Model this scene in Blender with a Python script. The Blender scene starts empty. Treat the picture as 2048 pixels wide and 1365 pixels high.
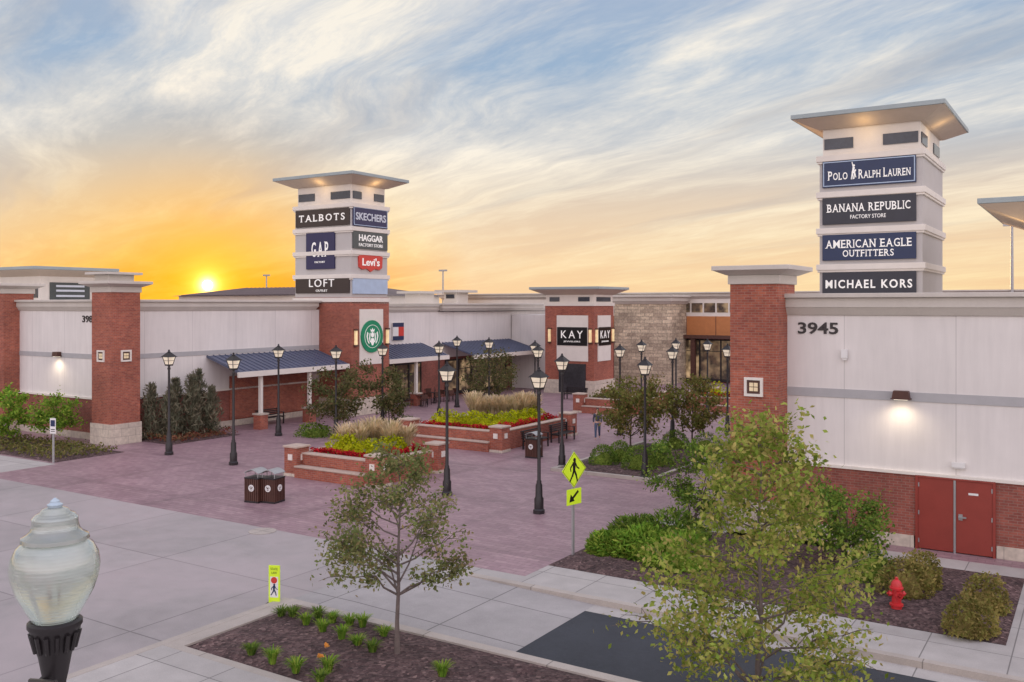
import bpy, math, random
import numpy as np
from mathutils import Vector, Matrix
R = math.radians
random.seed(7); rng = np.random.default_rng(11)
scene = bpy.context.scene
COL = scene.collection
TH = R(-32.62); CT, ST = math.cos(TH), math.sin(TH)
F, HZ, CX, HC = 1850.0, 611.0, 1024.0, 7.0

def P(u, v, z=0.0): return Vector((CT*u-ST*v, ST*u+CT*v, z))
def ground(px, py, z=0.0):
    Y = F*(HC-z)/(py-HZ); X = (px-CX)/F*Y
    return (CT*X+ST*Y, -ST*X+CT*Y)

# ------------------------------------------------------------------ materials
def s2l(c):
    return tuple(((x/255)/12.92 if x/255 <= .04045 else ((x/255+.055)/1.055)**2.4) for x in c)

class NT:
    def __init__(s, tree): s.t = tree
    def n(s, typ, **kw):
        o = s.t.nodes.new(typ)
        for k, v in kw.items(): setattr(o, k, v)
        return o
    def link(s, a, b): s.t.links.new(a, b)
    def setin(s, sock, val):
        if hasattr(val, 'node'): s.link(val, sock)
        else: sock.default_value = val
    def math(s, op, a, b=0.0, clamp=False):
        o = s.n('ShaderNodeMath', operation=op, use_clamp=clamp)
        s.setin(o.inputs[0], a); s.setin(o.inputs[1], b)
        return o.outputs[0]
    def mix(s, fac, a, b, blend='MIX'):
        o = s.n('ShaderNodeMix', data_type='RGBA', blend_type=blend)
        s.setin(o.inputs[0], fac); s.setin(o.inputs[6], a); s.setin(o.inputs[7], b)
        return o.outputs[2]
    def ramp(s, fac, stops, interp='LINEAR'):
        o = s.n('ShaderNodeValToRGB'); cr = o.color_ramp; cr.interpolation = interp
        while len(cr.elements) < len(stops): cr.elements.new(0.5)
        for e, (p, c) in zip(cr.elements, stops):
            e.position = p; e.color = (c[0], c[1], c[2], 1)
        s.setin(o.inputs[0], fac)
        return o.outputs[0]
    def mapr(s, v, a, b, c=0.0, d=1.0):
        o = s.n('ShaderNodeMapRange'); o.clamp = True
        s.setin(o.inputs[0], v)
        for i, x in enumerate((a, b, c, d)): o.inputs[i+1].default_value = x
        return o.outputs[0]
    def noise(s, vec, scale, detail=4, rough=.55, dist=0.0):
        o = s.n('ShaderNodeTexNoise'); o.inputs['Scale'].default_value = scale
        o.inputs['Detail'].default_value = detail; o.inputs['Roughness'].default_value = rough
        o.inputs['Distortion'].default_value = dist
        if vec is not None: s.link(vec, o.inputs['Vector'])
        return o.outputs[0]
    def combine(s, x, y, z=0.0):
        o = s.n('ShaderNodeCombineXYZ'); s.setin(o.inputs[0], x); s.setin(o.inputs[1], y); s.setin(o.inputs[2], z)
        return o.outputs[0]
    def sep(s, v):
        o = s.n('ShaderNodeSeparateXYZ'); s.link(v, o.inputs[0]); return o.outputs
    def bump(s, h, strength, dist=.02):
        o = s.n('ShaderNodeBump'); o.inputs['Strength'].default_value = strength; o.inputs['Distance'].default_value = dist
        s.link(h, o.inputs['Height']); return o.outputs[0]

def newmat(name):
    m = bpy.data.materials.new(name); m.use_nodes = True
    nt = NT(m.node_tree); b = m.node_tree.nodes['Principled BSDF']
    try: m.cycles.emission_sampling = 'NONE'
    except Exception: pass
    return m, nt, b

def c4(c): return (c[0], c[1], c[2], 1)
def scl(c, k): return tuple(min(1, x*k) for x in c)

def plain(name, col, rough=.6, var=.15, scale=2.5, metal=0.0, bump=0.0, bscale=40, emit=None, es=0.0, spec=.5):
    m, nt, b = newmat(name)
    tc = nt.n('ShaderNodeTexCoord').outputs['Object']
    a = nt.noise(tc, scale, 3); d = nt.noise(tc, scale*14, 1)
    f = nt.math('ADD', nt.math('MULTIPLY', a, .7), nt.math('MULTIPLY', d, .3))
    f = nt.mapr(f, .3, .7)
    nt.link(nt.mix(f, c4(scl(col, 1-var)), c4(scl(col, 1+var))), b.inputs['Base Color'])
    b.inputs['Roughness'].default_value = rough; b.inputs['Metallic'].default_value = metal
    b.inputs['Specular IOR Level'].default_value = spec
    if bump:
        nt.link(nt.bump(nt.noise(tc, bscale, 2), bump), b.inputs['Normal'])
    if emit:
        b.inputs['Emission Color'].default_value = c4(emit); b.inputs['Emission Strength'].default_value = es
    return m

def brickmat(name, c1, c2, mortar, bw, rh, ms, wall=True, stain=.25, fine=.15):
    m, nt, b = newmat(name)
    tc = nt.n('ShaderNodeTexCoord').outputs['Object']
    x, y, z = nt.sep(tc)
    vec = nt.combine(nt.math('ADD', x, y), z) if wall else tc
    br = nt.n('ShaderNodeTexBrick'); nt.link(vec, br.inputs['Vector'])
    br.inputs['Scale'].default_value = 1; br.inputs['Brick Width'].default_value = bw
    br.inputs['Row Height'].default_value = rh; br.inputs['Mortar Size'].default_value = ms
    br.inputs['Mortar Smooth'].default_value = .3
    br.inputs['Color1'].default_value = c4(c1); br.inputs['Color2'].default_value = c4(c2); br.inputs['Mortar'].default_value = c4(mortar)
    n1 = nt.mapr(nt.noise(tc, .45, 4, .6), .3, .72, 1-stain, 1+stain)
    n2 = nt.mapr(nt.noise(tc, 6, 3), .3, .7, 1-fine, 1+fine)
    col = nt.mix(1.0, br.outputs['Color'], nt.combine(n1, n1, n1), 'MULTIPLY')
    col = nt.mix(1.0, col, nt.combine(n2, n2, n2), 'MULTIPLY')
    if not wall:   # darker soldier course bands across the paving
        bx = nt.math('ABSOLUTE', nt.math('SUBTRACT', nt.math('FRACT', nt.math('DIVIDE', nt.math('ADD', x, 300.0), 5.6)), .5))
        by = nt.math('ABSOLUTE', nt.math('SUBTRACT', nt.math('FRACT', nt.math('DIVIDE', nt.math('ADD', y, 300.0), 5.6)), .5))
        bd = nt.mapr(nt.math('MINIMUM', bx, by), .03, .034, .86, 1.0)
        col = nt.mix(1.0, col, nt.combine(bd, bd, bd), 'MULTIPLY')
    nt.link(col, b.inputs['Base Color'])
    b.inputs['Roughness'].default_value = .75 if wall else .5
    nt.link(nt.bump(nt.math('SUBTRACT', 1.0, br.outputs['Fac']), .5, .01), b.inputs['Normal'])
    return m

def slabmat(name, col, jx, jy, ms, dark=.5, stain=.16, rough=.7, off=0.0, tint=None):
    m, nt, b = newmat(name)
    tc = nt.n('ShaderNodeTexCoord').outputs['Object']
    br = nt.n('ShaderNodeTexBrick'); nt.link(tc, br.inputs['Vector']); br.offset = off; br.squash = 1
    br.inputs['Scale'].default_value = 1; br.inputs['Brick Width'].default_value = jx; br.inputs['Row Height'].default_value = jy
    br.inputs['Mortar Size'].default_value = ms; br.inputs['Mortar Smooth'].default_value = .2
    br.inputs['Color1'].default_value = c4(scl(col, .93)); br.inputs['Color2'].default_value = c4(scl(col, 1.06)); br.inputs['Mortar'].default_value = c4(scl(col, dark))
    n1 = nt.noise(tc, .22, 5, .62, .6); n2 = nt.noise(tc, 2.2, 5, .65); n3 = nt.noise(tc, 40, 2)
    k = nt.math('ADD', nt.mapr(n1, .3, .7, 1-stain, 1+stain*.7), nt.mapr(n2, .3, .75, -.12, .08))
    k = nt.math('ADD', k, nt.mapr(n3, .3, .7, -.07, .07))
    col2 = nt.mix(1.0, br.outputs['Color'], nt.combine(k, k, k), 'MULTIPLY')
    if tint: col2 = nt.mix(nt.mapr(n1, .42, .7, 0, .45), col2, c4(tint))
    nt.link(col2, b.inputs['Base Color'])
    nt.link(nt.mapr(n2, .3, .7, rough-.12, rough+.12), b.inputs['Roughness'])
    return m

def leafmat(name, cols, trans=.35):
    m = bpy.data.materials.new(name); m.use_nodes = True
    nt = NT(m.node_tree); m.node_tree.nodes.clear()
    out = nt.n('ShaderNodeOutputMaterial')
    g = nt.n('ShaderNodeNewGeometry').outputs['Random Per Island']
    st = [(i/(len(cols)-1), c) for i, c in enumerate(cols)]
    col = nt.ramp(g, st)
    tc = nt.n('ShaderNodeTexCoord').outputs['Object']
    k = nt.mapr(nt.noise(tc, 2.2, 2), .3, .7, .6, 1.4)
    col = nt.mix(1.0, col, nt.combine(k, k, k), 'MULTIPLY')
    d = nt.n('ShaderNodeBsdfDiffuse'); t = nt.n('ShaderNodeBsdfTranslucent'); mx = nt.n('ShaderNodeMixShader')
    nt.link(col, d.inputs[0]); nt.link(col, t.inputs[0]); mx.inputs[0].default_value = trans
    nt.link(d.outputs[0], mx.inputs[1]); nt.link(t.outputs[0], mx.inputs[2]); nt.link(mx.outputs[0], out.inputs[0])
    return m

def emitmat(name, col, s):
    m, nt, b = newmat(name)
    b.inputs['Base Color'].default_value = c4(scl(col, .6)); b.inputs['Roughness'].default_value = .3
    tc = nt.n('ShaderNodeTexCoord').outputs['Object']
    k = nt.mapr(nt.noise(tc, 3, 2), .3, .7, .7*s, 1.3*s)
    b.inputs['Emission Color'].default_value = c4(col); nt.link(k, b.inputs['Emission Strength'])
    return m

M_BRICK = brickmat('brick', (.40, .112, .064), (.28, .068, .045), (.32, .20, .155), .22, .078, .008)
M_BRICKD = brickmat('brick_base', (.32, .092, .064), (.23, .062, .046), (.27, .165, .135), .22, .078, .008)
M_PAVER = brickmat('pavers', (.37, .245, .265), (.29, .18, .207), (.23, .155, .175), .42, .21, .012, wall=False, stain=.16, fine=.11)
M_STONE = brickmat('fieldstone', (.66, .55, .40), (.38, .30, .22), (.34, .28, .22), .85, .3, .025, stain=.35, fine=.3)
M_LIME = brickmat('limestone', (.60, .53, .44), (.54, .47, .40), (.40, .35, .30), .8, .4, .012, stain=.12)
M_COPE = plain('coping_stone', (.50, .40, .33), .7, .15, 3)
def wallmat():
    m, nt, b = newmat('wall_panel')
    tc = nt.n('ShaderNodeTexCoord').outputs['Object']
    x, y, z = nt.sep(tc)
    h = nt.math('ADD', x, y)
    a = nt.math('ABSOLUTE', nt.math('SUBTRACT', nt.math('FRACT', nt.math('DIVIDE', nt.math('ADD', h, 100.35), 3.05)), .5))
    line = nt.mapr(a, .0, .006)
    streak = nt.noise(nt.combine(nt.math('MULTIPLY', h, 2.5), nt.math('MULTIPLY', z, .25)), 1.6, 4, .6)
    big = nt.noise(tc, .35, 4)
    k = nt.math('MULTIPLY', nt.mapr(streak, .3, .72, .93, 1.03), nt.mapr(big, .3, .7, .92, 1.05))
    k = nt.math('MULTIPLY', k, nt.math('ADD', .68, nt.math('MULTIPLY', line, .32)))
    col = nt.mix(1.0, c4((.765, .735, .71)), nt.combine(k, k, k), 'MULTIPLY')
    nt.link(col, b.inputs['Base Color']); b.inputs['Roughness'].default_value = .8
    return m
M_WALL = wallmat()
M_TRIM = plain('cream_trim', (.76, .72, .66), .65, .06, 1.5)
M_CAP = plain('cornice', (.57, .535, .485), .6, .07, 1.2)
M_GREYBAND = plain('grey_band', (.42, .42, .43), .7, .07)
M_TOWER = plain('tower_panel', (.51, .49, .475), .7, .05, .8)
M_SLAB = plain('roof_metal', (.33, .39, .40), .45, .08, 1.0)
M_SOFFIT = plain('soffit', (.60, .50, .40), .7, .06)
M_DARKGLASS = plain('dark_glass', (.05, .06, .08), .12, .3, .7)
M_ROOFBLUE = plain('blue_metal_roof', (.11, .13, .20), .42, .12, 1.0, metal=.2)
M_ROOFDARK = plain('dark_roof', (.13, .10, .10), .55, .2, .6)
M_BLACK = plain('black_metal', (.018, .015, .017), .42, .25, 6)
M_BROWNMETAL = plain('brown_metal', (.085, .035, .025), .5, .25, 5)
M_DOOR = plain('red_door', (.28, .045, .032), .5, .1, 2)
M_WHITE = plain('white_paint', (.78, .78, .77), .5, .04)
M_GREYM = plain('galvanised', (.42, .43, .44), .45, .12, 5, metal=.6)
M_CONC = slabmat('road_concrete', (.40, .365, .362), 4.4, 4.1, .022, .55, .22, .55, tint=(.39, .31, .325))
M_RAMP = slabmat('ramp_concrete', (.39, .37, .365), 3.1, 2.05, .02, .5, .18)
M_WALK = slabmat('walk_concrete', (.46, .435, .415), 1.55, 1.9, .014, .46, .15)
M_KERB = slabmat('kerb_concrete', (.47, .42, .375), 3.0, 60, .014, .5, .15)
M_ASPH = plain('asphalt', (.042, .048, .060), .8, .22, .7, bump=.4, bscale=90)
M_SOIL = plain('soil', (.06, .04, .032), .95, .4, 8, bump=.6)
def mulch():
    m, nt, b = newmat('mulch')
    tc = nt.n('ShaderNodeTexCoord').outputs['Object']
    vo = nt.n('ShaderNodeTexVoronoi'); vo.inputs['Scale'].default_value = 15; nt.link(tc, vo.inputs['Vector'])
    n = nt.noise(tc, 1.2, 4)
    c = nt.ramp(vo.outputs['Color'], [(0, (.035, .02, .02)), (.45, (.09, .052, .052)), (.8, (.15, .095, .09)), (1, (.30, .20, .18))])
    k = nt.mapr(n, .3, .7, .65, 1.3)
    nt.link(nt.mix(1.0, c, nt.combine(k, k, k), 'MULTIPLY'), b.inputs['Base Color']); b.inputs['Roughness'].default_value = .95
    nt.link(nt.bump(vo.outputs['Distance'], 1.0, .05), b.inputs['Normal'])
    return m
M_MULCH = mulch()
M_LAWN = plain('far_ground', (.10, .11, .07), .95, .3, .05)
M_NAVY = plain('navy_sign', (.013, .030, .092), .35, .1)
M_NAVYG = plain('deep_navy_sign', (.02, .02, .085), .35, .1)
M_CHAR = plain('charcoal_sign', (.026, .030, .045), .35, .1)
M_BROWNS = plain('brown_sign', (.035, .022, .02), .35, .1)
M_BLACKS = plain('black_sign', (.008, .008, .009), .3, .1)
M_GREENGREY = plain('slate_sign', (.07, .085, .085), .35, .1)
M_RED = plain('red_sign', (.62, .05, .035), .4, .08)
M_SKYBLUE = plain('pale_blue_sign', (.42, .54, .70), .4, .08)
M_GREEN = plain('green_sign', (.0, .25, .115), .4, .08)
M_LETTER = plain('letter_white', (.85, .85, .83), .4, .02, emit=(1, .97, .9), es=.2)
M_LETDIM = plain('letter_pale', (.62, .68, .76), .4, .03)
M_NUM = plain('number_dark', (.035, .03, .03), .5, .1)
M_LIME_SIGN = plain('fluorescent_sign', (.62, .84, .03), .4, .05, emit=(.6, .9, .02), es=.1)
M_HYD = plain('hydrant_red', (.60, .03, .035), .35, .12, 6)
M_LAMP = emitmat('lamp_glow', (1.0, .86, .68), .5)
M_LENS = emitmat('lens_glow', (1.0, .88, .72), 1.1)
M_SCONCE = emitmat('sconce_glow', (1.0, .76, .42), .5)
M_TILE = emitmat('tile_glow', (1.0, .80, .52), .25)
M_SHOP = plain('shop_glass', (.05, .05, .055), .15, .4, .5)
def shopmat(name, e, off):
    m, nt, b = newmat(name)
    tc = nt.n('ShaderNodeTexCoord').outputs['Object']
    va = nt.n('ShaderNodeVectorMath', operation='ADD'); nt.link(tc, va.inputs[0]); va.inputs[1].default_value = (off, off*2, 0); tc = va.outputs[0]
    n0 = nt.noise(tc, 1.1, 3, .6)
    nt.link(nt.mix(nt.mapr(n0, .4, .65), c4((.03, .03, .035)), c4((.16, .11, .075))), b.inputs['Base Color']); b.inputs['Roughness'].default_value = .15
    n = nt.noise(tc, 1.0, 2)
    b.inputs['Emission Color'].default_value = (1, .66, .36, 1)
    nt.link(nt.mapr(n, .46, .78, 0.015, e), b.inputs['Emission Strength'])
    return m
M_LITSHOP = shopmat('lit_shop_glass', .28, 0); M_WARMSHOP = shopmat('warm_shop_glass', .55, 3.7)
M_ORANGE = plain('orange_fascia', (.50, .20, .07), .6, .1)
M_BARK = plain('bark', (.11, .085, .07), .9, .3, 9)
M_BARKG = plain('grey_bark', (.15, .12, .11), .9, .3, 9)
L_OLIVE = leafmat('leaf_olive', [(.14, .18, .065), (.20, .245, .085), (.27, .285, .115), (.31, .24, .12), (.17, .235, .075)], .42)
L_PLAZA = leafmat('leaf_plaza', [(.13, .16, .04), (.20, .225, .06), (.26, .235, .08), (.25, .17, .07), (.17, .21, .05)])
L_YELLOW = leafmat('leaf_yellowgreen', [(.19, .28, .045), (.29, .38, .07), (.41, .44, .11), (.50, .41, .15), (.23, .34, .055)], .45)
L_GREEN = leafmat('leaf_green', [(.07, .14, .028), (.12, .22, .038), (.18, .28, .05), (.27, .34, .065), (.09, .17, .033)])
L_BRIGHT = leafmat('leaf_bright', [(.11, .25, .03), (.19, .35, .045), (.28, .42, .06), (.38, .44, .08)])
L_DARK = leafmat('leaf_dark', [(.08, .105, .04), (.13, .145, .055), (.18, .165, .075), (.21, .15, .08)])
L_JUNI = leafmat('leaf_juniper', [(.15, .165, .11), (.24, .24, .165), (.31, .26, .18)], .4)
L_LIME = leafmat('leaf_lime', [(.36, .43, .015), (.50, .55, .02), (.62, .60, .03)])
L_BROWN = leafmat('leaf_bronze', [(.18, .19, .05), (.30, .26, .08), (.38, .29, .11), (.20, .23, .055)])
L_RUSSET = leafmat('leaf_russet', [(.22, .06, .05), (.26, .12, .07), (.14, .13, .06)])
L_REDF = leafmat('flower_red', [(.5, .02, .03), (.62, .03, .045), (.36, .03, .035), (.45, .02, .03)])
L_ORF = leafmat('flower_orange', [(.75, .30, .06), (.8, .42, .12)])
L_GRASS = leafmat('grass_tan', [(.62, .47, .28), (.74, .60, .40), (.82, .70, .50), (.50, .42, .2)], .45)
L_COVER = leafmat('leaf_cover', [(.13, .15, .045), (.20, .20, .065), (.24, .18, .08)])

# ------------------------------------------------------------------ mesh helpers
class MB:
    def __init__(s, off=(0, 0, 0)): s.v = []; s.f = []; s.off = off
    def add(s, vs, fs):
        n = len(s.v); s.v.extend([tuple(q) for q in vs]); s.f.extend([[i+n for i in q] for q in fs]); return s
    def box(s, x0, x1, y0, y1, z0, z1):
        vs = [(x, y, z) for z in (z0, z1) for x, y in ((x0, y0), (x1, y0), (x1, y1), (x0, y1))]
        return s.add(vs, [[3, 2, 1, 0], [4, 5, 6, 7], [0, 1, 5, 4], [1, 2, 6, 5], [2, 3, 7, 6], [3, 0, 4, 7]])
    def frustum(s, a, b, z0, z1):
        vs = [(x, y, z0) for x, y in ((a[0], a[2]), (a[1], a[2]), (a[1], a[3]), (a[0], a[3]))] + [(x, y, z1) for x, y in ((b[0], b[2]), (b[1], b[2]), (b[1], b[3]), (b[0], b[3]))]
        return s.add(vs, [[3, 2, 1, 0], [4, 5, 6, 7], [0, 1, 5, 4], [1, 2, 6, 5], [2, 3, 7, 6], [3, 0, 4, 7]])
    def fpts(s, fr, pts):
        o, r, n = fr
        return [(o[0]+a*r[0]+c*n[0], o[1]+a*r[1]+c*n[1], o[2]+b) for a, b, c in pts]
    def fbox(s, fr, a0, a1, b0, b1, c0, c1):
        vs = [(a, b, c) for c in (c0, c1) for a, b in ((a0, b0), (a1, b0), (a1, b1), (a0, b1))]
        return s.add(s.fpts(fr, vs), [[3, 2, 1, 0], [4, 5, 6, 7], [0, 1, 5, 4], [1, 2, 6, 5], [2, 3, 7, 6], [3, 0, 4, 7]])
    def fprism(s, fr, pts, c0, c1):
        n = len(pts)
        vs = [(a, b, c0) for a, b in pts] + [(a, b, c1) for a, b in pts]
        fs = [list(range(n))[::-1], list(range(n, 2*n))] + [[i, (i+1) % n, n+(i+1) % n, n+i] for i in range(n)]
        return s.add(s.fpts(fr, vs), fs)
    def fring(s, fr, a, b, r0, r1, c0, c1, n=28):
        def circ(r, c): return [(a+r*math.cos(2*math.pi*i/n), b+r*math.sin(2*math.pi*i/n), c) for i in range(n)]
        vs = circ(r0, c1)+circ(r1, c1)+circ(r1, c0)
        fs = []
        for i in range(n):
            j = (i+1) % n; fs += [[i, j, n+j, n+i], [n+i, n+j, 2*n+j, 2*n+i]]
        return s.add(s.fpts(fr, vs), fs)
    def fdisc(s, fr, a, b, r, c0, c1, n=28, ry=None):
        ry = ry or r
        return s.fprism(fr, [(a+r*math.cos(2*math.pi*i/n), b+ry*math.sin(2*math.pi*i/n)) for i in range(n)], c0, c1)
    def fbar(s, fr, a0, b0, a1, b1, w, c0, c1):
        dx, dy = a1-a0, b1-b0; l = math.hypot(dx, dy) or 1; nx, ny = -dy/l*w/2, dx/l*w/2
        return s.fprism(fr, [(a0+nx, b0+ny), (a0-nx, b0-ny), (a1-nx, b1-ny), (a1+nx, b1+ny)], c0, c1)
    def chain(s, pts, rads, n=8, caps=True):
        pts = [Vector(q) for q in pts]; vs = []
        for i, q in enumerate(pts):
            d = (pts[min(i+1, len(pts)-1)]-pts[max(i-1, 0)]).normalized()
            a = d.cross(Vector((0, 0, 1)) if abs(d.z) < .9 else Vector((0, 1, 0))).normalized(); b = d.cross(a)
            vs += [q+(a*math.cos(2*math.pi*k/n)+b*math.sin(2*math.pi*k/n))*rads[i] for k in range(n)]
        fs = []
        for i in range(len(pts)-1):
            for k in range(n):
                j = (k+1) % n; fs.append([i*n+k, i*n+j, (i+1)*n+j, (i+1)*n+k])
        if caps: fs += [list(range(n))[::-1], list(range((len(pts)-1)*n, len(pts)*n))]
        return s.add(vs, fs)
    def tube(s, p0, p1, r0, r1=None, n=8): return s.chain([p0, p1], [r0, r0 if r1 is None else r1], n)
    def lathe(s, prof, x=0, y=0, n=20, flute=0):
        vs = []
        for r, z in prof:
            for k in range(n):
                rr = r*(1-(flute if k % 2 else 0)); vs.append((x+rr*math.cos(2*math.pi*k/n), y+rr*math.sin(2*math.pi*k/n), z))
        fs = [[i*n+k, i*n+(k+1) % n, (i+1)*n+(k+1) % n, (i+1)*n+k] for i in range(len(prof)-1) for k in range(n)]
        fs += [list(range(n))[::-1], list(range((len(prof)-1)*n, len(prof)*n))]
        return s.add(vs, fs)
    def build(s, name, mat, parent=None, smooth=False, bevel=0.0, label=None):
        me = bpy.data.meshes.new(name)
        ox, oy, oz = s.off
        me.from_pydata([(x-ox, y-oy, z-oz) for x, y, z in s.v], [], s.f); me.update()
        if mat: me.materials.append(mat)
        if smooth:
            me.polygons.foreach_set('use_smooth', [True]*len(me.polygons)); me.set_sharp_from_angle(angle=R(38))
        o = bpy.data.objects.new(name, me); COL.objects.link(o)
        if parent is not None: o.parent = parent
        else:
            o.location = P(ox, oy, oz); o.rotation_euler = (0, 0, TH)
        if bevel:
            md = o.modifiers.new('edge', 'BEVEL'); md.width = bevel; md.segments = 2; md.limit_method = 'ANGLE'
        if label: o['label'] = label
        return o

def tag(o, label, cat, group=None, kind=None):
    if label: o['label'] = label
    if cat: o['category'] = cat
    if group: o['group'] = group
    if kind: o['kind'] = kind
    return o
def thing(name, label, cat, u, v, z=0.0, rot=0.0, group=None):
    o = bpy.data.objects.new(name, None); COL.objects.link(o); o.empty_display_size = .3
    o.location = P(u, v, z); o.rotation_euler = (0, 0, TH+rot)
    return tag(o, label, cat, group)
def dup(root, u, v, label=None, rot=0.0, z=0.0, group=None, scale=None):
    r = root.copy(); COL.objects.link(r); r.location = P(u, v, z); r.rotation_euler = (0, 0, TH+rot)
    if scale: r.scale = scale if isinstance(scale, tuple) else (scale,)*3
    if label: r['label'] = label
    if group: r['group'] = group
    for ch in root.children:
        c = ch.copy(); COL.objects.link(c); c.parent = r
        for g in ch.children:
            d = g.copy(); COL.objects.link(d); d.parent = c
    return r
def struct(name, mb, mat, label, cat):
    o = mb.build(name, mat); tag(o, label, cat, kind='structure'); return o

def text_raw(body, bold=0.0, space=1.0):
    cu = bpy.data.curves.new('t', 'FONT'); cu.body = body; cu.size = 1; cu.extrude = .01; cu.offset = bold; cu.resolution_u = 3
    cu.space_character = space
    ob = bpy.data.objects.new('t', cu); COL.objects.link(ob)
    dg = bpy.context.evaluated_depsgraph_get(); me = bpy.data.meshes.new_from_object(ob.evaluated_get(dg))
    bpy.data.objects.remove(ob); bpy.data.curves.remove(cu)
    co = np.empty(len(me.vertices)*3); me.vertices.foreach_get('co', co); co = co.reshape(-1, 3)
    fs = [list(p.vertices) for p in me.polygons]; bpy.data.meshes.remove(me)
    lo, hi = co.min(0), co.max(0)
    return (co-lo)/np.maximum(hi-lo, 1e-6), fs
def text_mesh(body, fr, a, b, w, h, mat, parent, off=(0, 0, 0), name='lettering', depth=.02, c=.0, bold=0.0, space=1.0):
    n, fs = text_raw(body, bold, space)
    mb = MB(off); mb.add(mb.fpts(fr, [(a+(x-.5)*w, b+(y-.5)*h, c+z*depth) for x, y, z in n.tolist()]), fs)
    return mb.build(name, mat, parent)
CW = {'A': .86, 'B': .68, 'C': .76, 'E': .62, 'F': .58, 'G': .82, 'I': .13, 'K': .8, 'L': .58, 'N': .8, 'O': .92, 'P': .62, 'R': .74, 'S': .56, 'T': .72, 'U': .76, 'Y': .8, 'M': .95, 'H': .78, ' ': .3}
SF = {'A': ((0.02, 0), (.98, 0)), 'B': ((.06, 0), (.06, 1)), 'E': ((.06, 0), (.06, 1)), 'F': ((.08, 0), (.08, 1)), 'I': ((.5, 0), (.5, 1)), 'L': ((.08, 0), (.08, 1)), 'N': ((.06, 0), (.06, 1), (.94, 1)), 'P': ((.08, 0), (.08, 1)), 'R': ((.08, 0), (.08, 1), (.95, 0)), 'T': ((.5, 0),), 'U': ((.07, 1), (.93, 1)), 'H': ((.06, 0), (.06, 1), (.94, 0), (.94, 1))}
GLY = {}
def serif_text(body, fr, a, b, w, h, mat, parent, off, c=.1, depth=.03, gap=.2, caps=(), bold=.008):
    """capital letters with small serifs; indices in caps stand taller"""
    ws = []
    for i, ch in enumerate(body): ws.append(CW[ch]*(1.25 if i in caps else 1))
    tot = sum(ws)+gap*(len(body)-1); k = w/tot; x = a-w/2; mb = MB(off)
    for i, ch in enumerate(body):
        cw = ws[i]*k; hh = h*(1.25 if i in caps else 1)
        if ch != ' ':
            if ch not in GLY: GLY[ch] = text_raw(ch, bold)
            n, fs = GLY[ch]
            mb.add(mb.fpts(fr, [(x+px*cw, b-h/2+py*hh, c+pz*depth) for px, py, pz in n.tolist()]), fs)
            sw = .17*min(h, k); st = .08*min(h, k)
            for sx, sy in SF.get(ch, ()):
                xx = x+sx*cw; yy = b-h/2+sy*hh
                mb.fbox(fr, xx-sw, xx+sw, yy-(.0 if sy == 0 else st), yy+(st if sy == 0 else 0), c, c+depth+.003)
            if ch == 'T':
                for sx in (0.03, .97): mb.fbox(fr, x+sx*cw-.04*h, x+sx*cw+.04*h, b-h/2+hh*.78, b-h/2+hh, c, c+depth+.003)
            if ch in 'EL': mb.fbox(fr, x+cw*.92, x+cw*1.02, b-h/2, b-h/2+hh*.22, c, c+depth+.003)
        x += cw+gap*k
    return mb.build('lettering', mat, parent)
FN = lambda u, v, z: ((u, v, z), (1, 0), (0, -1))     # face looking towards -v
FE = lambda u, v, z: ((u, v, z), (0, 1), (1, 0))      # face looking towards +u

def leaf_mesh(name, pos, size, mat, parent=None, aspect=.55, up=0.0, dirs=None, extra=None):
    n = len(pos)
    nr = rng.normal(size=(n, 3)); nr[:, 2] += .6; nr /= np.linalg.norm(nr, axis=1)[:, None]
    t = rng.normal(size=(n, 3)) if dirs is None else dirs+rng.normal(size=(n, 3))*.25
    t[:, 2] += up
    t -= nr*np.sum(t*nr, 1)[:, None]; t /= (np.linalg.norm(t, axis=1)[:, None]+1e-9)
    b = np.cross(nr, t)
    sz = size*rng.uniform(.6, 1.3, n)[:, None]
    v = np.stack([pos-t*sz*.5, pos+b*sz*aspect*.5+nr*sz*.06, pos+t*sz*.5, pos-b*sz*aspect*.5+nr*sz*.06], 1).reshape(-1, 3)
    faces = np.arange(4*n).reshape(-1, 4)
    vs = v.tolist(); fs = faces.tolist()
    if extra:
        k = len(vs); vs += [list(q) for q in extra[0]]; fs += [[i+k for i in q] for q in extra[1]]
    me = bpy.data.meshes.new(name); me.from_pydata(vs, [], fs); me.update(); me.materials.append(mat)
    o = bpy.data.objects.new(name, me); COL.objects.link(o)
    if parent is not None: o.parent = parent
    return o

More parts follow.
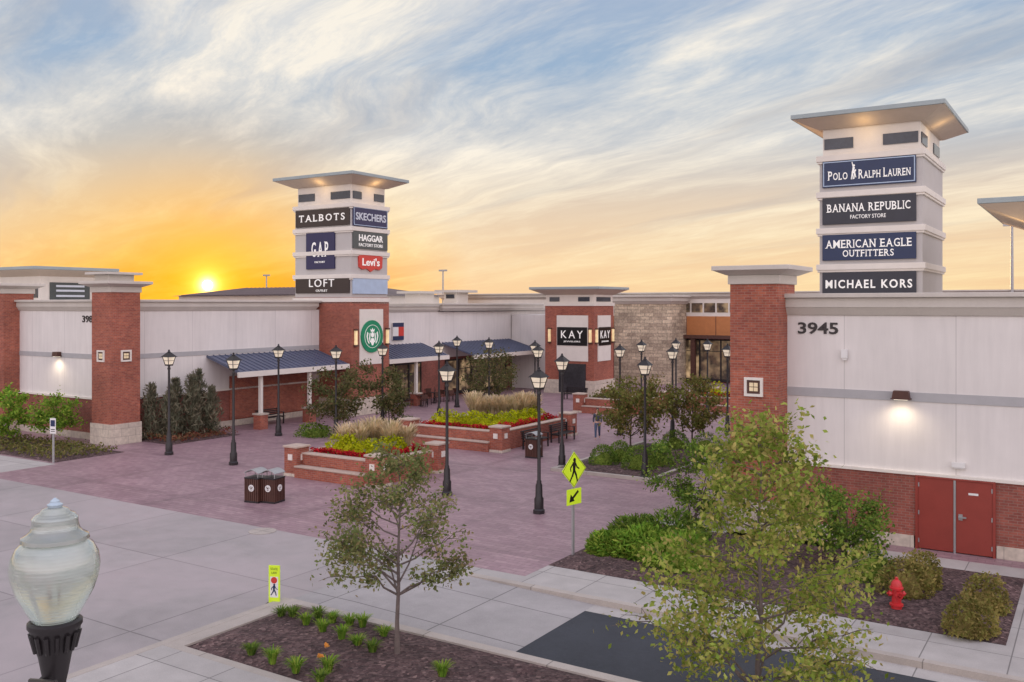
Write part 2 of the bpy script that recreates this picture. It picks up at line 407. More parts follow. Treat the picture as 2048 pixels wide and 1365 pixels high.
def make_tree(name, label, cat, u, v, h, cb, RR, prof, nl, leaf, lm, bm, limbs=16, group=None, spread=.13, tr=.05, twigs=5, z=0.0, rise=(.45, .9), multi=1, tw=(.22, .48), uneven=(.25, 1.6)):
    root = thing(name, label, cat, u, v, z)
    mb = MB(); segs = []
    for s_ in range(multi):
        lean = rng.normal(size=2)*(.16 if multi > 1 else .012)
        k = 7; tp = []
        for i in range(k):
            f = i/(k-1); tp.append(Vector((lean[0]*h*f+rng.normal()*.01*h*(0 < i), lean[1]*h*f+rng.normal()*.01*h*(0 < i), f*h*.96)))
        mb.chain(tp, [tr*(1-.86*(i/(k-1)))/(multi**.5)*(1.25 if i == 0 else 1) for i in range(k)], 8)
        def at(f):
            x = max(0, min(.999, f))*(k-1); i = int(x); return tp[i].lerp(tp[i+1], x-i)
        L = limbs//multi
        for i in range(L):
            f = (i+.5)/L
            q = cb+(1-cb)*f
            r = RR*prof(f)*rng.uniform(.72, 1.08)
            az = i*2.39996+rng.normal()*.35+s_
            up = r*rng.uniform(*rise)
            st = at(max(cb*.8, q-up/h*.8))
            dirv = Vector((math.cos(az), math.sin(az), 0))
            pts = [st]
            for j in range(1, 5):
                g = j/4; pts.append(st+dirv*r*g+Vector((rng.normal()*.05*r, rng.normal()*.05*r, up*(g**.8)+rng.normal()*.03*r)))
            r0 = tr*.42*(1-.7*f)/(multi**.5)+.006
            mb.chain(pts, [r0*(1-.8*j/4) for j in range(5)], 5, False)
            segs.append((pts[2], pts[4], .7))
            for t_ in range(twigs):
                g = rng.uniform(.3, 1.0)*4; a = min(3, int(g)); p0 = pts[a].lerp(pts[a+1], g-a)
                az2 = az+rng.normal()*.9
                ln = RR*rng.uniform(*tw)*(.5+.5*prof(f))
                p1 = p0+Vector((math.cos(az2)*ln, math.sin(az2)*ln, ln*rng.uniform(-.15, .8)))
                mb.chain([p0, p0.lerp(p1, .5)+Vector((0, 0, ln*.06)), p1], [r0*.4, r0*.28, r0*.12], 4, False)
                segs.append((p0, p1, 1.0))
    mb.build('trunk', bm, root, True)
    wts = np.array([(b-a).length*w for a, b, w in segs])*rng.uniform(uneven[0], uneven[1], len(segs)); wts /= wts.sum()
    idx = rng.choice(len(segs), nl, p=wts)
    A = np.array([s[0][:] for s in segs]); B = np.array([s[1][:] for s in segs])
    t = rng.uniform(.1, 1.12, nl)[:, None]
    pos = A[idx]*(1-t)+B[idx]*t+rng.normal(size=(nl, 3))*spread*RR*.62
    pos[:, 2] = np.maximum(pos[:, 2], .08)
    leaf_mesh('crown', pos, leaf, lm, root, .6)
    return root
egg_p = lambda f: max(.2, (.8+.9*f if f < .22 else 1.0*(1-((f-.22)/.80)**1.5)))
cone_p = lambda f: (1-f)**.85*.98+.07 if f > .16 else .78+.6*f
oval_p = lambda f: max(.3, math.sin(math.pi*(.12+.8*f))**.7)

def blob(rx, ry, rz, n=10, m=6):
    vs = []; fs = []
    for i in range(m+1):
        ph = math.pi/2*i/m
        for k in range(n):
            a = 2*math.pi*k/n; w = .8+.1*math.sin(3*a+i)
            vs.append((rx*w*math.cos(a)*math.cos(ph), ry*w*math.sin(a)*math.cos(ph), rz*.86*math.sin(ph)*w+.0))
    for i in range(m):
        for k in range(n):
            fs.append([i*n+k, i*n+(k+1) % n, (i+1)*n+(k+1) % n, (i+1)*n+k])
    return vs, fs
def shrub_pos(rx, ry, rz, nl, lumps=7):
    d = rng.normal(size=(nl, 3)); d[:, 2] = np.abs(d[:, 2])*.9; d /= np.linalg.norm(d, axis=1)[:, None]
    ld = rng.normal(size=(lumps, 3)); ld[:, 2] = np.abs(ld[:, 2]); ld /= np.linalg.norm(ld, axis=1)[:, None]
    k = np.max(d@ld.T, axis=1)
    rad = (.70+.38*np.clip((k-.55)/.45, 0, 1))*rng.uniform(.84, 1.12, nl)
    return d*rad[:, None]*np.array([rx, ry, rz])
def shrub(name, label, cat, u, v, rx, rz, nl, leaf, lm, group=None, z=0.0, up=0.0, ry=None, aspect=.6, even=False):
    pos = shrub_pos(rx, ry or rx, rz, nl)
    if even:
        d = pos/np.array([rx, ry or rx, rz]); d /= np.linalg.norm(d, axis=1)[:, None]
        pos = d*rng.uniform(.88, 1.04, nl)[:, None]*np.array([rx, ry or rx, rz])
    o = leaf_mesh(name, pos, leaf, lm, None, aspect, up, extra=blob(rx*.8, (ry or rx)*.8, rz*.8))
    o.location = P(u, v, z); o.rotation_euler = (0, 0, TH+random.uniform(0, 6))
    return tag(o, label, cat, group)
def spike(name, label, cat, u, v, r, h, nl, leaf, lm, group=None):
    f = rng.uniform(0.02, 1, nl)**.85; a = rng.uniform(0, 6.283, nl)
    rr = r*np.sqrt(np.clip(np.minimum(f*6, 1.05-f), 0, 1))*rng.uniform(.3, 1.35, nl)*(1+.35*np.sin(3*a+9*f))
    pos = np.stack([rr*np.cos(a), rr*np.sin(a), f*h], 1)
    d = np.stack([np.cos(a)*.55, np.sin(a)*.55, np.ones(nl)], 1)
    o = leaf_mesh(name, pos, leaf, lm, None, .2, 0, d)
    o.location = P(u, v); o.rotation_euler = (0, 0, TH)
    return tag(o, label, cat, group)
def blades(name, label, cat, u, v, r, h, n, lm, group=None, z=0.0, w=.02, plume=0):
    vs = []; fs = []
    for i in range(n):
        a = random.uniform(0, 6.283); r0 = r*.3*random.random(); out = r*random.uniform(.3, 1.0); hh = h*random.uniform(.65, 1.08)
        ca, sa = math.cos(a), math.sin(a); px_, py_ = -sa*w, ca*w
        k = len(vs)
        for t, ww in ((0, 1), (.5, .9), (.85, .6), (1.0, .1)):
            rad = r0+out*t**2; zz = hh*(t-(.12 if plume else .3)*t**4)
            if plume and t > .6: ww = plume*(1.0 if t < 1 else .3)
            vs += [(ca*rad+px_*ww, sa*rad+py_*ww, zz), (ca*rad-px_*ww, sa*rad-py_*ww, zz)]
        fs += [[k, k+1, k+3, k+2], [k+2, k+3, k+5, k+4], [k+4, k+5, k+7, k+6]]
    me = bpy.data.meshes.new(name); me.from_pydata(vs, [], fs); me.update(); me.materials.append(lm)
    o = bpy.data.objects.new(name, me); COL.objects.link(o); o.location = P(u, v, z); o.rotation_euler = (0, 0, TH)
    return tag(o, label, cat, group)
def cover(name, label, cat, pts, z, n, leaf, lm, hmax=.2, up=.3):
    (u0, u1, v0, v1) = pts
    pu = rng.uniform(u0, u1, n); pv = rng.uniform(v0, v1, n)
    ph = hmax*(.35+.65*np.abs(np.sin(pu*2.1+np.sin(pv*3))*np.cos(pv*2.3)))*rng.uniform(.1, 1, n)
    o = leaf_mesh(name, np.stack([pu, pv, ph], 1), leaf, lm, None, .6, up)
    o.location = P(0, 0, z); o.rotation_euler = (0, 0, TH)
    return tag(o, label, cat, kind='stuff')

# ------------------------------------------------------------------ ground
def sheet(u0, u1, v0, v1, z): return MB().add([(u0, v0, z), (u1, v0, z), (u1, v1, z), (u0, v1, z)], [[0, 1, 2, 3]])
struct('ground', sheet(-1500, 1500, -400, 2600, -.25), M_LAWN, 'flat open land beyond the shops', 'ground')
struct('concrete_road', MB().add([(-90, -40, 0), (-16.3, -40, 0), (-16.3, 20.3, 0), (-90, 20.3, 0)], [[0, 1, 2, 3]]), M_CONC, 'broad pale concrete roadway in front of the brick plaza', 'road')
rm = MB()
rm.add([(-16.3, 15.55, 0), (-14.9, 15.55, 0), (-14.9, 19.62, 0), (-16.3, 19.62, 0)], [[0, 1, 2, 3]])
rm.add([(-14.9, 15.55, 0), (-10.2, 15.55, -.13), (-10.2, 19.62, -.13), (-14.9, 19.62, 0)], [[0, 1, 2, 3]])
rm.add([(-16.3, 19.62, 0), (-14.9, 19.62, 0), (-14.9, 20.3, 0), (-16.3, 20.3, 0)], [[0, 1, 2, 3]])
struct('road_ramp', rm, M_RAMP, 'sloping concrete slab joining plaza road to asphalt lane', 'road')
struct('gutter', MB().add([(-10.2, 19.1, -.13), (40, 19.1, -.13), (40, 19.62, -.13), (-10.2, 19.62, -.13)], [[0, 1, 2, 3]]), M_WALK, 'pale concrete gutter strip along the far side of the asphalt', 'gutter')
struct('asphalt_road', sheet(-10.2, 40, 15.55, 19.1, -.134), M_ASPH, 'dark asphalt lane in the foreground', 'road')
struct('plaza', MB().add([(-90, 23.5, 0), (-38.9, 23.5, 0), (-38.9, 20.3, 0), (-12.6, 20.3, 0), (-12.6, 28, 0), (40, 28, 0), (40, 130, 0), (-90, 130, 0)], [[0, 1, 2, 3, 4, 5, 6, 7]]), M_PAVER, 'mauve brick paved pedestrian plaza between the shops', 'plaza')
k = MB()
k.add([(-14.9, 19.62, 0), (-14.9, 19.82, 0.004), (-10.2, 19.62, -.004), (-10.2, 19.82, 0.004), (-14.9, 19.62, -.01), (-10.2, 19.62, -.16)], [[0, 2, 3, 1], [0, 4, 5, 2]])
k.box(-10.2, 40, 19.62, 19.82, -.2, .004)
struct('kerb', k, M_KERB, 'pale concrete kerb along the far edge of the asphalt lane', 'kerb')
struct('sidewalk', MB().add([(-12.6, 19.82, .0), (40, 19.82, .0), (40, 21.5, .0), (-12.6, 21.5, .0)], [[0, 1, 2, 3]]).add([(-14.9, 19.82, 0), (-12.6, 19.82, 0), (-12.6, 20.3, 0), (-14.9, 20.3, 0)], [[0, 1, 2, 3]]).add([(-1.7, 21.5, 0), (40, 21.5, 0), (40, 28.0, 0), (-1.7, 28.0, 0)], [[0, 1, 2, 3]]).add([(-6.2, 27.0, 0), (-1.7, 27.0, 0), (-1.7, 28, 0), (-6.2, 28, 0)], [[0, 1, 2, 3]]), M_WALK, 'pale concrete footway between the kerb and the planted bed', 'sidewalk')
struct('sidewalk', MB().add([(-16.1, -40, .1), (40, -40, .1), (40, 12.0, .1), (-16.1, 12.0, .1)], [[0, 1, 2, 3]]), M_WALK, 'concrete footway in the bottom corner of the foreground', 'sidewalk')
struct('sidewalk', sheet(-90, -38.9, 20.3, 23.5, .0), M_WALK, 'concrete footway at the left edge below the planted bed', 'sidewalk')
k = MB()
k.box(-16.3, -16.1, -40, 15.5, -.1, .105); k.box(-16.1, 40, 12.0, 12.2, -.1, .103); k.box(-16.1, 40, 15.3, 15.55, -.2, .103)
k.box(-16.1, -15.7, 12.2, 15.3, -.1, .101)
struct('kerb', k, M_KERB, 'concrete kerb framing the mulch island in the foreground', 'kerb')

def mound(name, u0, u1, v0, v1, z, hgt, label, mat=M_MULCH, res=.22, tagcat='planting bed'):
    nu = max(2, int((u1-u0)/res)); nv = max(2, int((v1-v0)/res))
    nu = min(nu, 90); nv = min(nv, 60)
    U, V = np.meshgrid(np.linspace(u0, u1, nu), np.linspace(v0, v1, nv))
    ed = np.minimum.reduce([U-u0, u1-U, V-v0, v1-V]); hh = z+hgt*np.clip(ed/.7, 0, 1)**.6+rng.normal(size=U.shape)*.018*(ed > .05)
    vs = np.stack([U.ravel(), V.ravel(), hh.ravel()], 1).tolist()
    fs = [[j*nu+i, j*nu+i+1, (j+1)*nu+i+1, (j+1)*nu+i] for j in range(nv-1) for i in range(nu-1)]
    return struct(name, MB().add(vs, fs), mat, label, tagcat)
mound('planting_bed', -15.7, 14, 12.2, 15.3, .06, .09, 'purplish brown bark mulch island with lilies in the foreground')
mound('planting_bed', -12.6, -6.2, 21.5, 27.4, .006, .08, 'bark mulch bed beside the crossing sign and plaza')
mound('planting_bed', -6.2, -1.7, 21.5, 27.0, .006, .08, 'bark mulch bed around the red hydrant')
mound('planting_bed', -60, -39.3, 23.7, 27.2, .006, .08, 'planted bed at the left edge by the footway')
mound('planting_bed', -42.5, -39.3, 29.8, 34.2, .006, .08, 'planted bed against the brick wall right of the corner pier')
mound('planting_bed', -19.5, -15.2, 34.0, 43, .03, .08, 'raised bed of clipped bushes near the right hand pier')
k = MB(); k.box(-19.7, -15.0, 33.8, 34.0, -.05, .13); k.box(-19.7, -19.5, 34, 43, -.05, .131); k.box(-15.2, -15.0, 34, 43, -.05, .131)
struct('kerb', k, M_KERB, 'low concrete kerb round the bed of clipped bushes', 'kerb')
struct('sidewalk', sheet(-12.6, -9.8, 27.4, 28.0, .004), M_WALK, 'narrow concrete strip behind the bed below the right pier', 'sidewalk')
du_, dv_ = ground(525, 1063)
dc = thing('drain_cover', 'pale round drain cover set in the concrete near the plaza edge', 'drain cover', du_, dv_)
MB().lathe([(.42, .002), (.42, .012), (.36, .014), (.0, .014)], n=28).build('cover_plate', M_KERB, dc, True)

# ------------------------------------------------------------------ building parts
def cornice(o, u0, u1, v0, v1, z0, z1, parent, oh=.32, name='cornice'):
    m = MB(o); d = z1-z0
    m.frustum((u0-.05, u1+.05, v0-.05, v1+.05), (u0-oh*.55, u1+oh*.55, v0-oh*.55, v1+oh*.55), z0, z0+d*.35)
    m.box(u0-oh*.62, u1+oh*.62, v0-oh*.62, v1+oh*.62, z0+d*.35, z0+d*.8)
    m.box(u0-oh, u1+oh, v0-oh, v1+oh, z0+d*.8, z1)
    return m.build(name, M_CAP, parent, bevel=.015)

def ornament(o, fr, a, b, s, parent):
    m = MB(o)
    for q in ((-s, s, -s, -s*.72), (-s, s, s*.72, s), (-s, -s*.72, -s*.72, s*.72), (s*.72, s, -s*.72, s*.72)): m.fbox(fr, a+q[0], a+q[1], b+q[2], b+q[3], 0, .07)
    t = m.build('wall_ornament', M_TRIM, parent)
    MB(o).fbox(fr, a-s*.72, a+s*.72, b-s*.72, b+s*.72, 0, .02).build('ornament_back', M_BROWNMETAL, t)
    for x in (-1, 1):
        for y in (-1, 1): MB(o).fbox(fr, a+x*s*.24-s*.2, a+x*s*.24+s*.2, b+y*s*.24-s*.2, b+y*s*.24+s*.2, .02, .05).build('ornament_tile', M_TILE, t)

def pier(o, u0, u1, v0, v1, parent, ztop=7.65, stone=1.05, upper=False, orn_n=None, orn_e=None):
    p = MB(o).box(u0, u1, v0, v1, stone, ztop).build('corner_pier', M_BRICK, parent)
    MB(o).box(u0-.06, u1+.06, v0-.06, v1+.06, 0, stone).build('pier_base', M_LIME, p)
    m = MB(o); m.box(u0-.06, u1+.06, v0-.06, v1+.06, ztop, ztop+.28); m.frustum((u0-.1, u1+.1, v0-.1, v1+.1), (u0-.42, u1+.42, v0-.42, v1+.42), ztop+.28, ztop+.42)
    m.box(u0-.45, u1+.45, v0-.45, v1+.45, ztop+.42, ztop+.56)
    if upper:
        m.box(u0+.05, u1-.35, v0+.1, v1-.1, ztop+.56, ztop+.9); m.box(u0-.3, u1-.05, v0-.2, v1+.2, ztop+.9, ztop+1.02)
    m.build('pier_cap', M_CAP, p, bevel=.015)
    if orn_n is not None: ornament(o, FN((u0+u1)/2, v0, 0), 0, orn_n, .29, p)
    if orn_e is not None: ornament(o, FE(u1, (v0+v1)/2, 0), 0, orn_e, .29, p)

def wall_lamp(o, fr, a, b, parent, power=16):
    m = MB(o)
    pr = [(-.24, -.02), (.24, -.02), (.20, .20), (-.20, .20)]
    m.fprism(fr, pr, 0.0, .26); m.fbox(fr, -.27, .27, -.04, -.02, 0, .3)
    rx, ry = fr[1]; m.v = [(x+rx*a, y+ry*a, z+b) for x, y, z in m.v]
    w = m.build('wall_lamp', M_BROWNMETAL, parent)
    MB(o).fbox(fr, a-.18, a+.18, b-.06, b-.045, .05, .24).build('lamp_lens', M_LENS, w)
    ld = bpy.data.lights.new('wall_lamp_light', 'SPOT'); ld.energy = power*4; ld.color = (1, .82, .58); ld.spot_size = R(155); ld.spot_blend = .9; ld.shadow_soft_size = .1
    lo = bpy.data.objects.new('wall_lamp_light', ld); COL.objects.link(lo); lo.parent = parent
    on = fr[2]; lo.location = (fr[0][0]+rx*a+on[0]*.42-o[0], fr[0][1]+ry*a+on[1]*.42-o[1], b-.08)

# ---- right building
O = (-8.4, 28.8, 0)
rb = thing('store_building', 'white panelled store with brick base and double red doors at right', 'building', *O[:2])
MB(O).box(-9.3, 14, 28.8, 52, 2.13, 6.72).build('wall', M_WALL, rb)
MB(O).box(-9.33, 14, 28.77, 52, .35, 2.10).build('brick_base', M_BRICKD, rb)
MB(O).box(-9.36, -4.62, 28.72, 28.9, 0, .35).build('plinth', M_LIME, rb)
MB(O).box(-2.5, 14, 28.72, 28.9, 0, .35).build('plinth', M_LIME, rb)
MB(O).box(-9.4, 14, 28.70, 28.86, 2.10, 2.2).build('ledge', M_TRIM, rb, bevel=.01)
MB(O).box(-8.3, 14, 28.775, 28.86, 4.22, 4.48).build('grey_band', M_GREYBAND, rb)
cornice(O, -9.3, 14, 28.8, 52, 6.70, 7.36, rb)
pier(O, -9.78, -8.28, 27.85, 29.6, rb, orn_n=4.5)
fr = FN(-3.55, 28.77, 0)
fm = MB(O)
fm.fbox(fr, -1.03, -.96, 0, 2.12, 0, .07); fm.fbox(fr, .96, 1.03, 0, 2.12, 0, .07); fm.fbox(fr, -.96, .96, 2.06, 2.12, 0, .07); fm.build('door_frame', M_DOOR, rb)
for s in (-1, 1):
    a0, a1 = (-.955, -.035) if s < 0 else (.035, .955)
    d = MB(O).fbox(fr, a0, a1, .03, 2.05, .0, .045).build('door', M_DOOR, rb)
    if s > 0:
        hm = MB(O); hm.fbox(fr, .1, .2, .95, 1.12, .045, .07); hm.fbox(fr, .1, .3, 1.02, 1.06, .07, .12); hm.build('handle', M_GREYM, d)
        MB(O).fbox(fr, .35, .6, 1.68, 1.74, .045, .052).build('door_plate', M_WHITE, d)
    for z in (.25, 1.05, 1.85): MB(O).fbox(fr, (a0 if s < 0 else a1-.03), (a0+.03 if s < 0 else a1), z-.06, z+.06, .045, .06).build('hinge', M_GREYM, d)
MB(O).fbox(fr, -.028, .028, 0, 2.055, 0, .06).build('centre_post', M_GREYM, rb)
text_mesh('3945', FN(-7.35, 28.8, 6.3), 0, 0, 1.2, .36, M_NUM, rb, O, 'house_number', .03, 0.0, .02)
fw = FN(0, 28.775, 0)
wall_lamp(O, fw, -4.95, 4.32, rb, 10)
def wallbox(fr, a, b, w, h):
    m = MB(O); m.fbox(fr, a-w, a+w, b-h, b+h, 0.03, .11); m.fbox(fr, a-w*.7, a+w*.7, b-h*1.5, b-h, .03, .08); return m.build('junction_box', M_WHITE, rb)
wallbox(fw, -6.55, 5.55, .09, .13); wallbox(fw, -3.45, 2.5, .17, .07)

# ---- left building
O = (-42.6, 28.8, 0)
lb = thing('store_building', 'long white panelled store with brick base left of the sign tower', 'building', *O[:2])
MB(O).box(-75, -42.6, 28.8, 43.5, 2.13, 6.72).build('wall', M_WALL, lb)
MB(O).box(-75, -42.57, 28.77, 43.48, .35, 2.10).build('brick_base', M_BRICKD, lb)
MB(O).box(-75, -42.52, 28.72, 43.46, 0, .35).build('plinth', M_LIME, lb)
MB(O).box(-75, -42.50, 28.70, 43.46, 2.10, 2.2).build('ledge', M_TRIM, lb)
MB(O).box(-75, -42.575, 28.775, 43.47, 4.2, 4.45).build('grey_band', M_GREYBAND, lb)
cornice(O, -75, -42.6, 28.8, 43.1, 6.70, 7.3, lb)
pier(O, -43.2, -41.6, 28.0, 29.65, lb, upper=True, orn_n=4.45, orn_e=4.45)
pier(O, -53.2, -51.2, 27.9, 29.6, lb, stone=.6)
text_mesh('3985', FN(-44.65, 28.8, 6.28), 0, 0, 1.2, .36, M_NUM, lb, O, 'house_number', .03, 0.0, .02)
wall_lamp(O, FN(0, 28.775, 0), -47.35, 4.3, lb, 12)

def canopy(o, u0, u1, v0, v1, z0, z1, parent, posts=(), posth=True):
    m = MB(o)
    vs = [(u0, v0, z1), (u1, v0, z0), (u1, v1, z0), (u0, v1, z1), (u0, v0, z1-.1), (u1, v0, z0-.1), (u1, v1, z0-.1), (u0, v1, z1-.1)]
    m.add(vs, [[0, 1, 2, 3], [7, 6, 5, 4], [0, 4, 5, 1], [1, 5, 6, 2], [2, 6, 7, 3]])
    v = v0+.02
    while v < v1:
        m.add([(u0, v, z1+.045), (u1, v, z0+.045), (u1, v+.04, z0+.045), (u0, v+.04, z1+.045), (u0, v, z1+.002), (u1, v, z0+.002), (u1, v+.04, z0+.002), (u0, v+.04, z1+.002)], [[0, 1, 2, 3], [0, 4, 5, 1], [2, 6, 7, 3], [1, 5, 6, 2]])
        v += .42
    c = m.build('canopy_roof', M_ROOFBLUE, parent)
    MB(o).box(u1-.06, u1+.08, v0-.05, v1+.05, z0-.32, z0-.02).build('fascia', M_TRIM, c)
    for pv in posts:
        q = MB(o).box(u1-.36, u1-.18, pv-.09, pv+.09, .9, z0-.2).build('canopy_post', M_TRIM, parent)
        MB(o).box(u1-.55, u1+.01, pv-.28, pv+.28, 0, .82).build('post_pedestal', M_BRICK, q); MB(o).box(u1-.6, u1+.06, pv-.33, pv+.33, .82, .9).build('pedestal_cap', M_LIME, q)
canopy(O, -42.57, -39.9, 34.6, 43.3, 3.35, 4.15, lb, posts=(36.4, 40.2))
MB(O).box(-42.56, -42.5, 36.2, 42.6, .4, 2.9).build('shop_front', M_BRICK, lb)

# ---- towers
def tower_roof(o, u0, u1, v0, v1, z, oh, parent, drop=.62):
    r = MB(o).box(u0-oh, u1+oh, v0-oh, v1+oh, z-.2, z).build('roof', M_SLAB, parent, bevel=.02)
    MB(o).frustum((u0+.02, u1-.02, v0+.02, v1-.02), (u0-oh+.06, u1+oh-.06, v0-oh+.06, v1+oh-.06), z-drop, z-.205).build('soffit', M_SOFFIT, r)
def tower(o, label, u0, u1, v0, v1, zb, ztop, brick=True, bays=4, pitch=1.63):
    t = thing('sign_tower', label, 'tower', o[0], o[1])
    if brick:
        MB(o).box(u0, u1, v0, v1, 1.1, zb).build('brick_base', M_BRICK, t); MB(o).box(u0-.06, u1+.06, v0-.06, v1+.06, 0, 1.1).build('stone_plinth', M_LIME, t)
    zs = ztop-1.95
    MB(o).box(u0+.08, u1-.08, v0+.08, v1-.08, zb, zs).build('shaft', M_TOWER, t)
    for i in range(bays+1):
        z = zs-i*pitch
        MB(o).box(u0-.05, u1+.05, v0-.05, v1+.05, z-.14, z+.12).box(u0, u1, v0, v1, z-.24, z-.14).build('trim_band', M_TRIM, t, bevel=.012)
    MB(o).box(u0+.2, u1-.2, v0+.2, v1-.2, zs+.12, ztop-.6).build('lantern_wall', M_TRIM, t)
    w = (u1-u0); d = (v1-v0)
    for a, b in ((.06, .34), (.62, .94)):
        f_ = FN(u0, v0+.2, zs); MB(o).fbox(f_, w*a, w*b, .42, .9, 0, .05).build('clerestory_window', M_DARKGLASS, t)
        f_ = FE(u1-.2, v0, zs); MB(o).fbox(f_, d*a+.1, d*b-.1, .42, .9, 0, .05).build('clerestory_window', M_DARKGLASS, t)
    tower_roof(o, u0, u1, v0, v1, ztop, .95, t)
    return t
def soffit_light(o, u, v, z, parent, e=30):
    ld = bpy.data.lights.new('soffit_light', 'POINT'); ld.energy = e; ld.color = (1, .66, .3); ld.shadow_soft_size = .15
    l = bpy.data.objects.new('soffit_light', ld); COL.objects.link(l); l.parent = parent; l.location = (u-o[0], v-o[1], z)
def sign(o, fr, a, b, w, h, mat, parent, lines, label=None, frame=None, lm=None, serifs=()):
    s = MB(o).fbox(fr, a-w/2, a+w/2, b-h/2, b+h/2, 0, .1).build('sign_panel', mat, parent, bevel=.012, label=label)
    if frame:
        m = MB(o)
        m.fbox(fr, a-w/2+.04, a+w/2-.04, b+h/2-.09, b+h/2-.05, .1, .115); m.fbox(fr, a-w/2+.04, a+w/2-.04, b-h/2+.05, b-h/2+.09, .1, .115)
        m.fbox(fr, a-w/2+.04, a-w/2+.08, b-h/2+.09, b+h/2-.09, .1, .115); m.fbox(fr, a+w/2-.08, a+w/2-.04, b-h/2+.09, b+h/2-.09, .1, .115)
        m.build('sign_border', frame, s)
    for ln in lines:
        txt, la, lbz, lw, lh = ln[:5]
        text_mesh(txt, fr, a+la, b+lbz, lw, lh, lm or M_LETTER, s, o, 'lettering', .03, .1, ln[5] if len(ln) > 5 else .0, ln[6] if len(ln) > 6 else 1.0)
    for sv_ in serifs:
        txt, la, lbz, lw, lh, caps = sv_[:6]
        serif_text(txt, fr, a+la, b+lbz, lw, lh, lm or M_LETTER, s, o, caps=caps, gap=sv_[6] if len(sv_) > 6 else .2)
    return s

# right tower
O = (-6.5, 43, 0); u0, u1, v0, v1 = -11.0, -6.5, 43, 49
rt = tower(O, 'tall grey sign tower with four shop signs on its front above the right store', u0, u1, v0, v1, 0.0, 15.6, brick=False, bays=5, pitch=1.64)
fr = FN(-8.8, 43.08, 0)
s = sign(O, fr, 0, 12.92, 3.95, 1.2, M_NAVY, rt, [], frame=M_SKYBLUE, serifs=[('POLO', -1.29, -.12, .84, .32, (0,)), ('RALPH LAUREN', .68, -.12, 2.14, .32, (0, 6))])
em = MB(O)   # mounted rider emblem
f2 = fr; q = lambda x, y: (-.62+x*.2, 12.95+y*.36)
em.fprism(f2, [q(-.35, -.15), q(.3, -.2), q(.45, .05), q(.62, .2), q(.5, .32), q(.25, .15), q(-.3, .12)], .1, .125)
for x0, y0, x1, y1 in ((-.25, -.15, -.45, -.9), (-.15, -.15, -.05, -.9), (.25, -.18, .15, -.85), (.3, -.1, .55, -.7)): em.fbar(f2, *q(x0, y0), *q(x1, y1), .035, .1, .125)
em.fbar(f2, *q(-.02, .1), *q(.08, .62), .09, .1, .126); em.fdisc(f2, *q(.1, .8), .05, .1, .127, 10); em.fbar(f2, *q(.0, .5), *q(-.28, 1.25), .03, .1, .128)
em.build('rider_emblem', M_LETTER, s)
sign(O, fr, 0, 11.25, 3.95, 1.2, M_CHAR, rt, [('FACTORY STORE', 0, -.3, 1.5, .17)], serifs=[('BANANA REPUBLIC', 0, .12, 3.5, .36, ())])
sign(O, fr, 0, 9.6, 3.95, 1.16, M_NAVY, rt, [], serifs=[('AMERICAN EAGLE', 0, .15, 3.6, .36, ()), ('OUTFITTERS', 0, -.28, 2.15, .3, ())])
sign(O, fr, 0, 7.95, 3.95, 1.05, M_CHAR, rt, [('MICHAEL KORS', 0, 0, 3.65, .38, .022, 1.25)])
soffit_light(O, -8.9, 42.45, 14.7, rt, 10); soffit_light(O, -5.95, 45.2, 14.7, rt, 10)

# left tower
O = (-39.8, 43.5, 0); u0, u1, v0, v1 = -44.9, -39.8, 43.5, 47.1
lt = tower(O, 'sign tower on a brick base with round green emblem beside the plaza', u0, u1, v0, v1, 7.5, 15.3, True, 4, 1.5)
fr = FN(-42.35, 43.58, 0)
sign(O, fr, -.0, 12.63, 4.7, 1.1, M_BROWNS, lt, [], serifs=[('TALBOTS', 0, 0, 4.0, .44, (), .32)])
sign(O, fr, -.15, 10.5, 2.5, 2.35, M_NAVYG, lt, [('FACTORY', 0, -.72, .9, .12)], serifs=[('GAP', 0, .1, 1.45, .95, (), .45)])
sign(O, fr, 0, 8.3, 4.7, 1.05, M_BROWNS, lt, [('LOFT', 0, .13, 2.2, .5, 0, 1.2), ('OUTLET', 0, -.36, 1.0, .14)])
fr = FE(-39.88, 45.3, 0)
sign(O, fr, 0, 12.65, 3.3, 1.25, M_NAVYG, lt, [('SKECHERS', 0, 0, 2.9, .48, .02)], frame=M_SKYBLUE, lm=M_LETDIM)
sign(O, fr, 0, 11.15, 3.3, 1.1, M_GREENGREY, lt, [('HAGGAR', 0, .15, 2.3, .42, .015), ('FACTORY STORE', 0, -.3, 2.3, .2)])
bt = MB(O)
pts = [(-1.15, .42), (0, .52), (1.15, .42), (1.1, -.33), (.8, -.47), (.38, -.4), (0, -.6), (-.38, -.4), (-.8, -.47), (-1.1, -.33)]
bt.fprism(fr, [(a, b+9.75) for a, b in pts], 0, .1); sp = bt.build('sign_panel', M_RED, lt, label='red batwing shaped sign')
text_mesh("Levi's", fr, 0, 9.78, 1.65, .5, M_LETTER, sp, O, 'lettering', .03, .1, .015)
sign(O, fr, 0, 8.3, 3.3, 1.15, M_SKYBLUE, lt, [], label='pale blue sign panel')
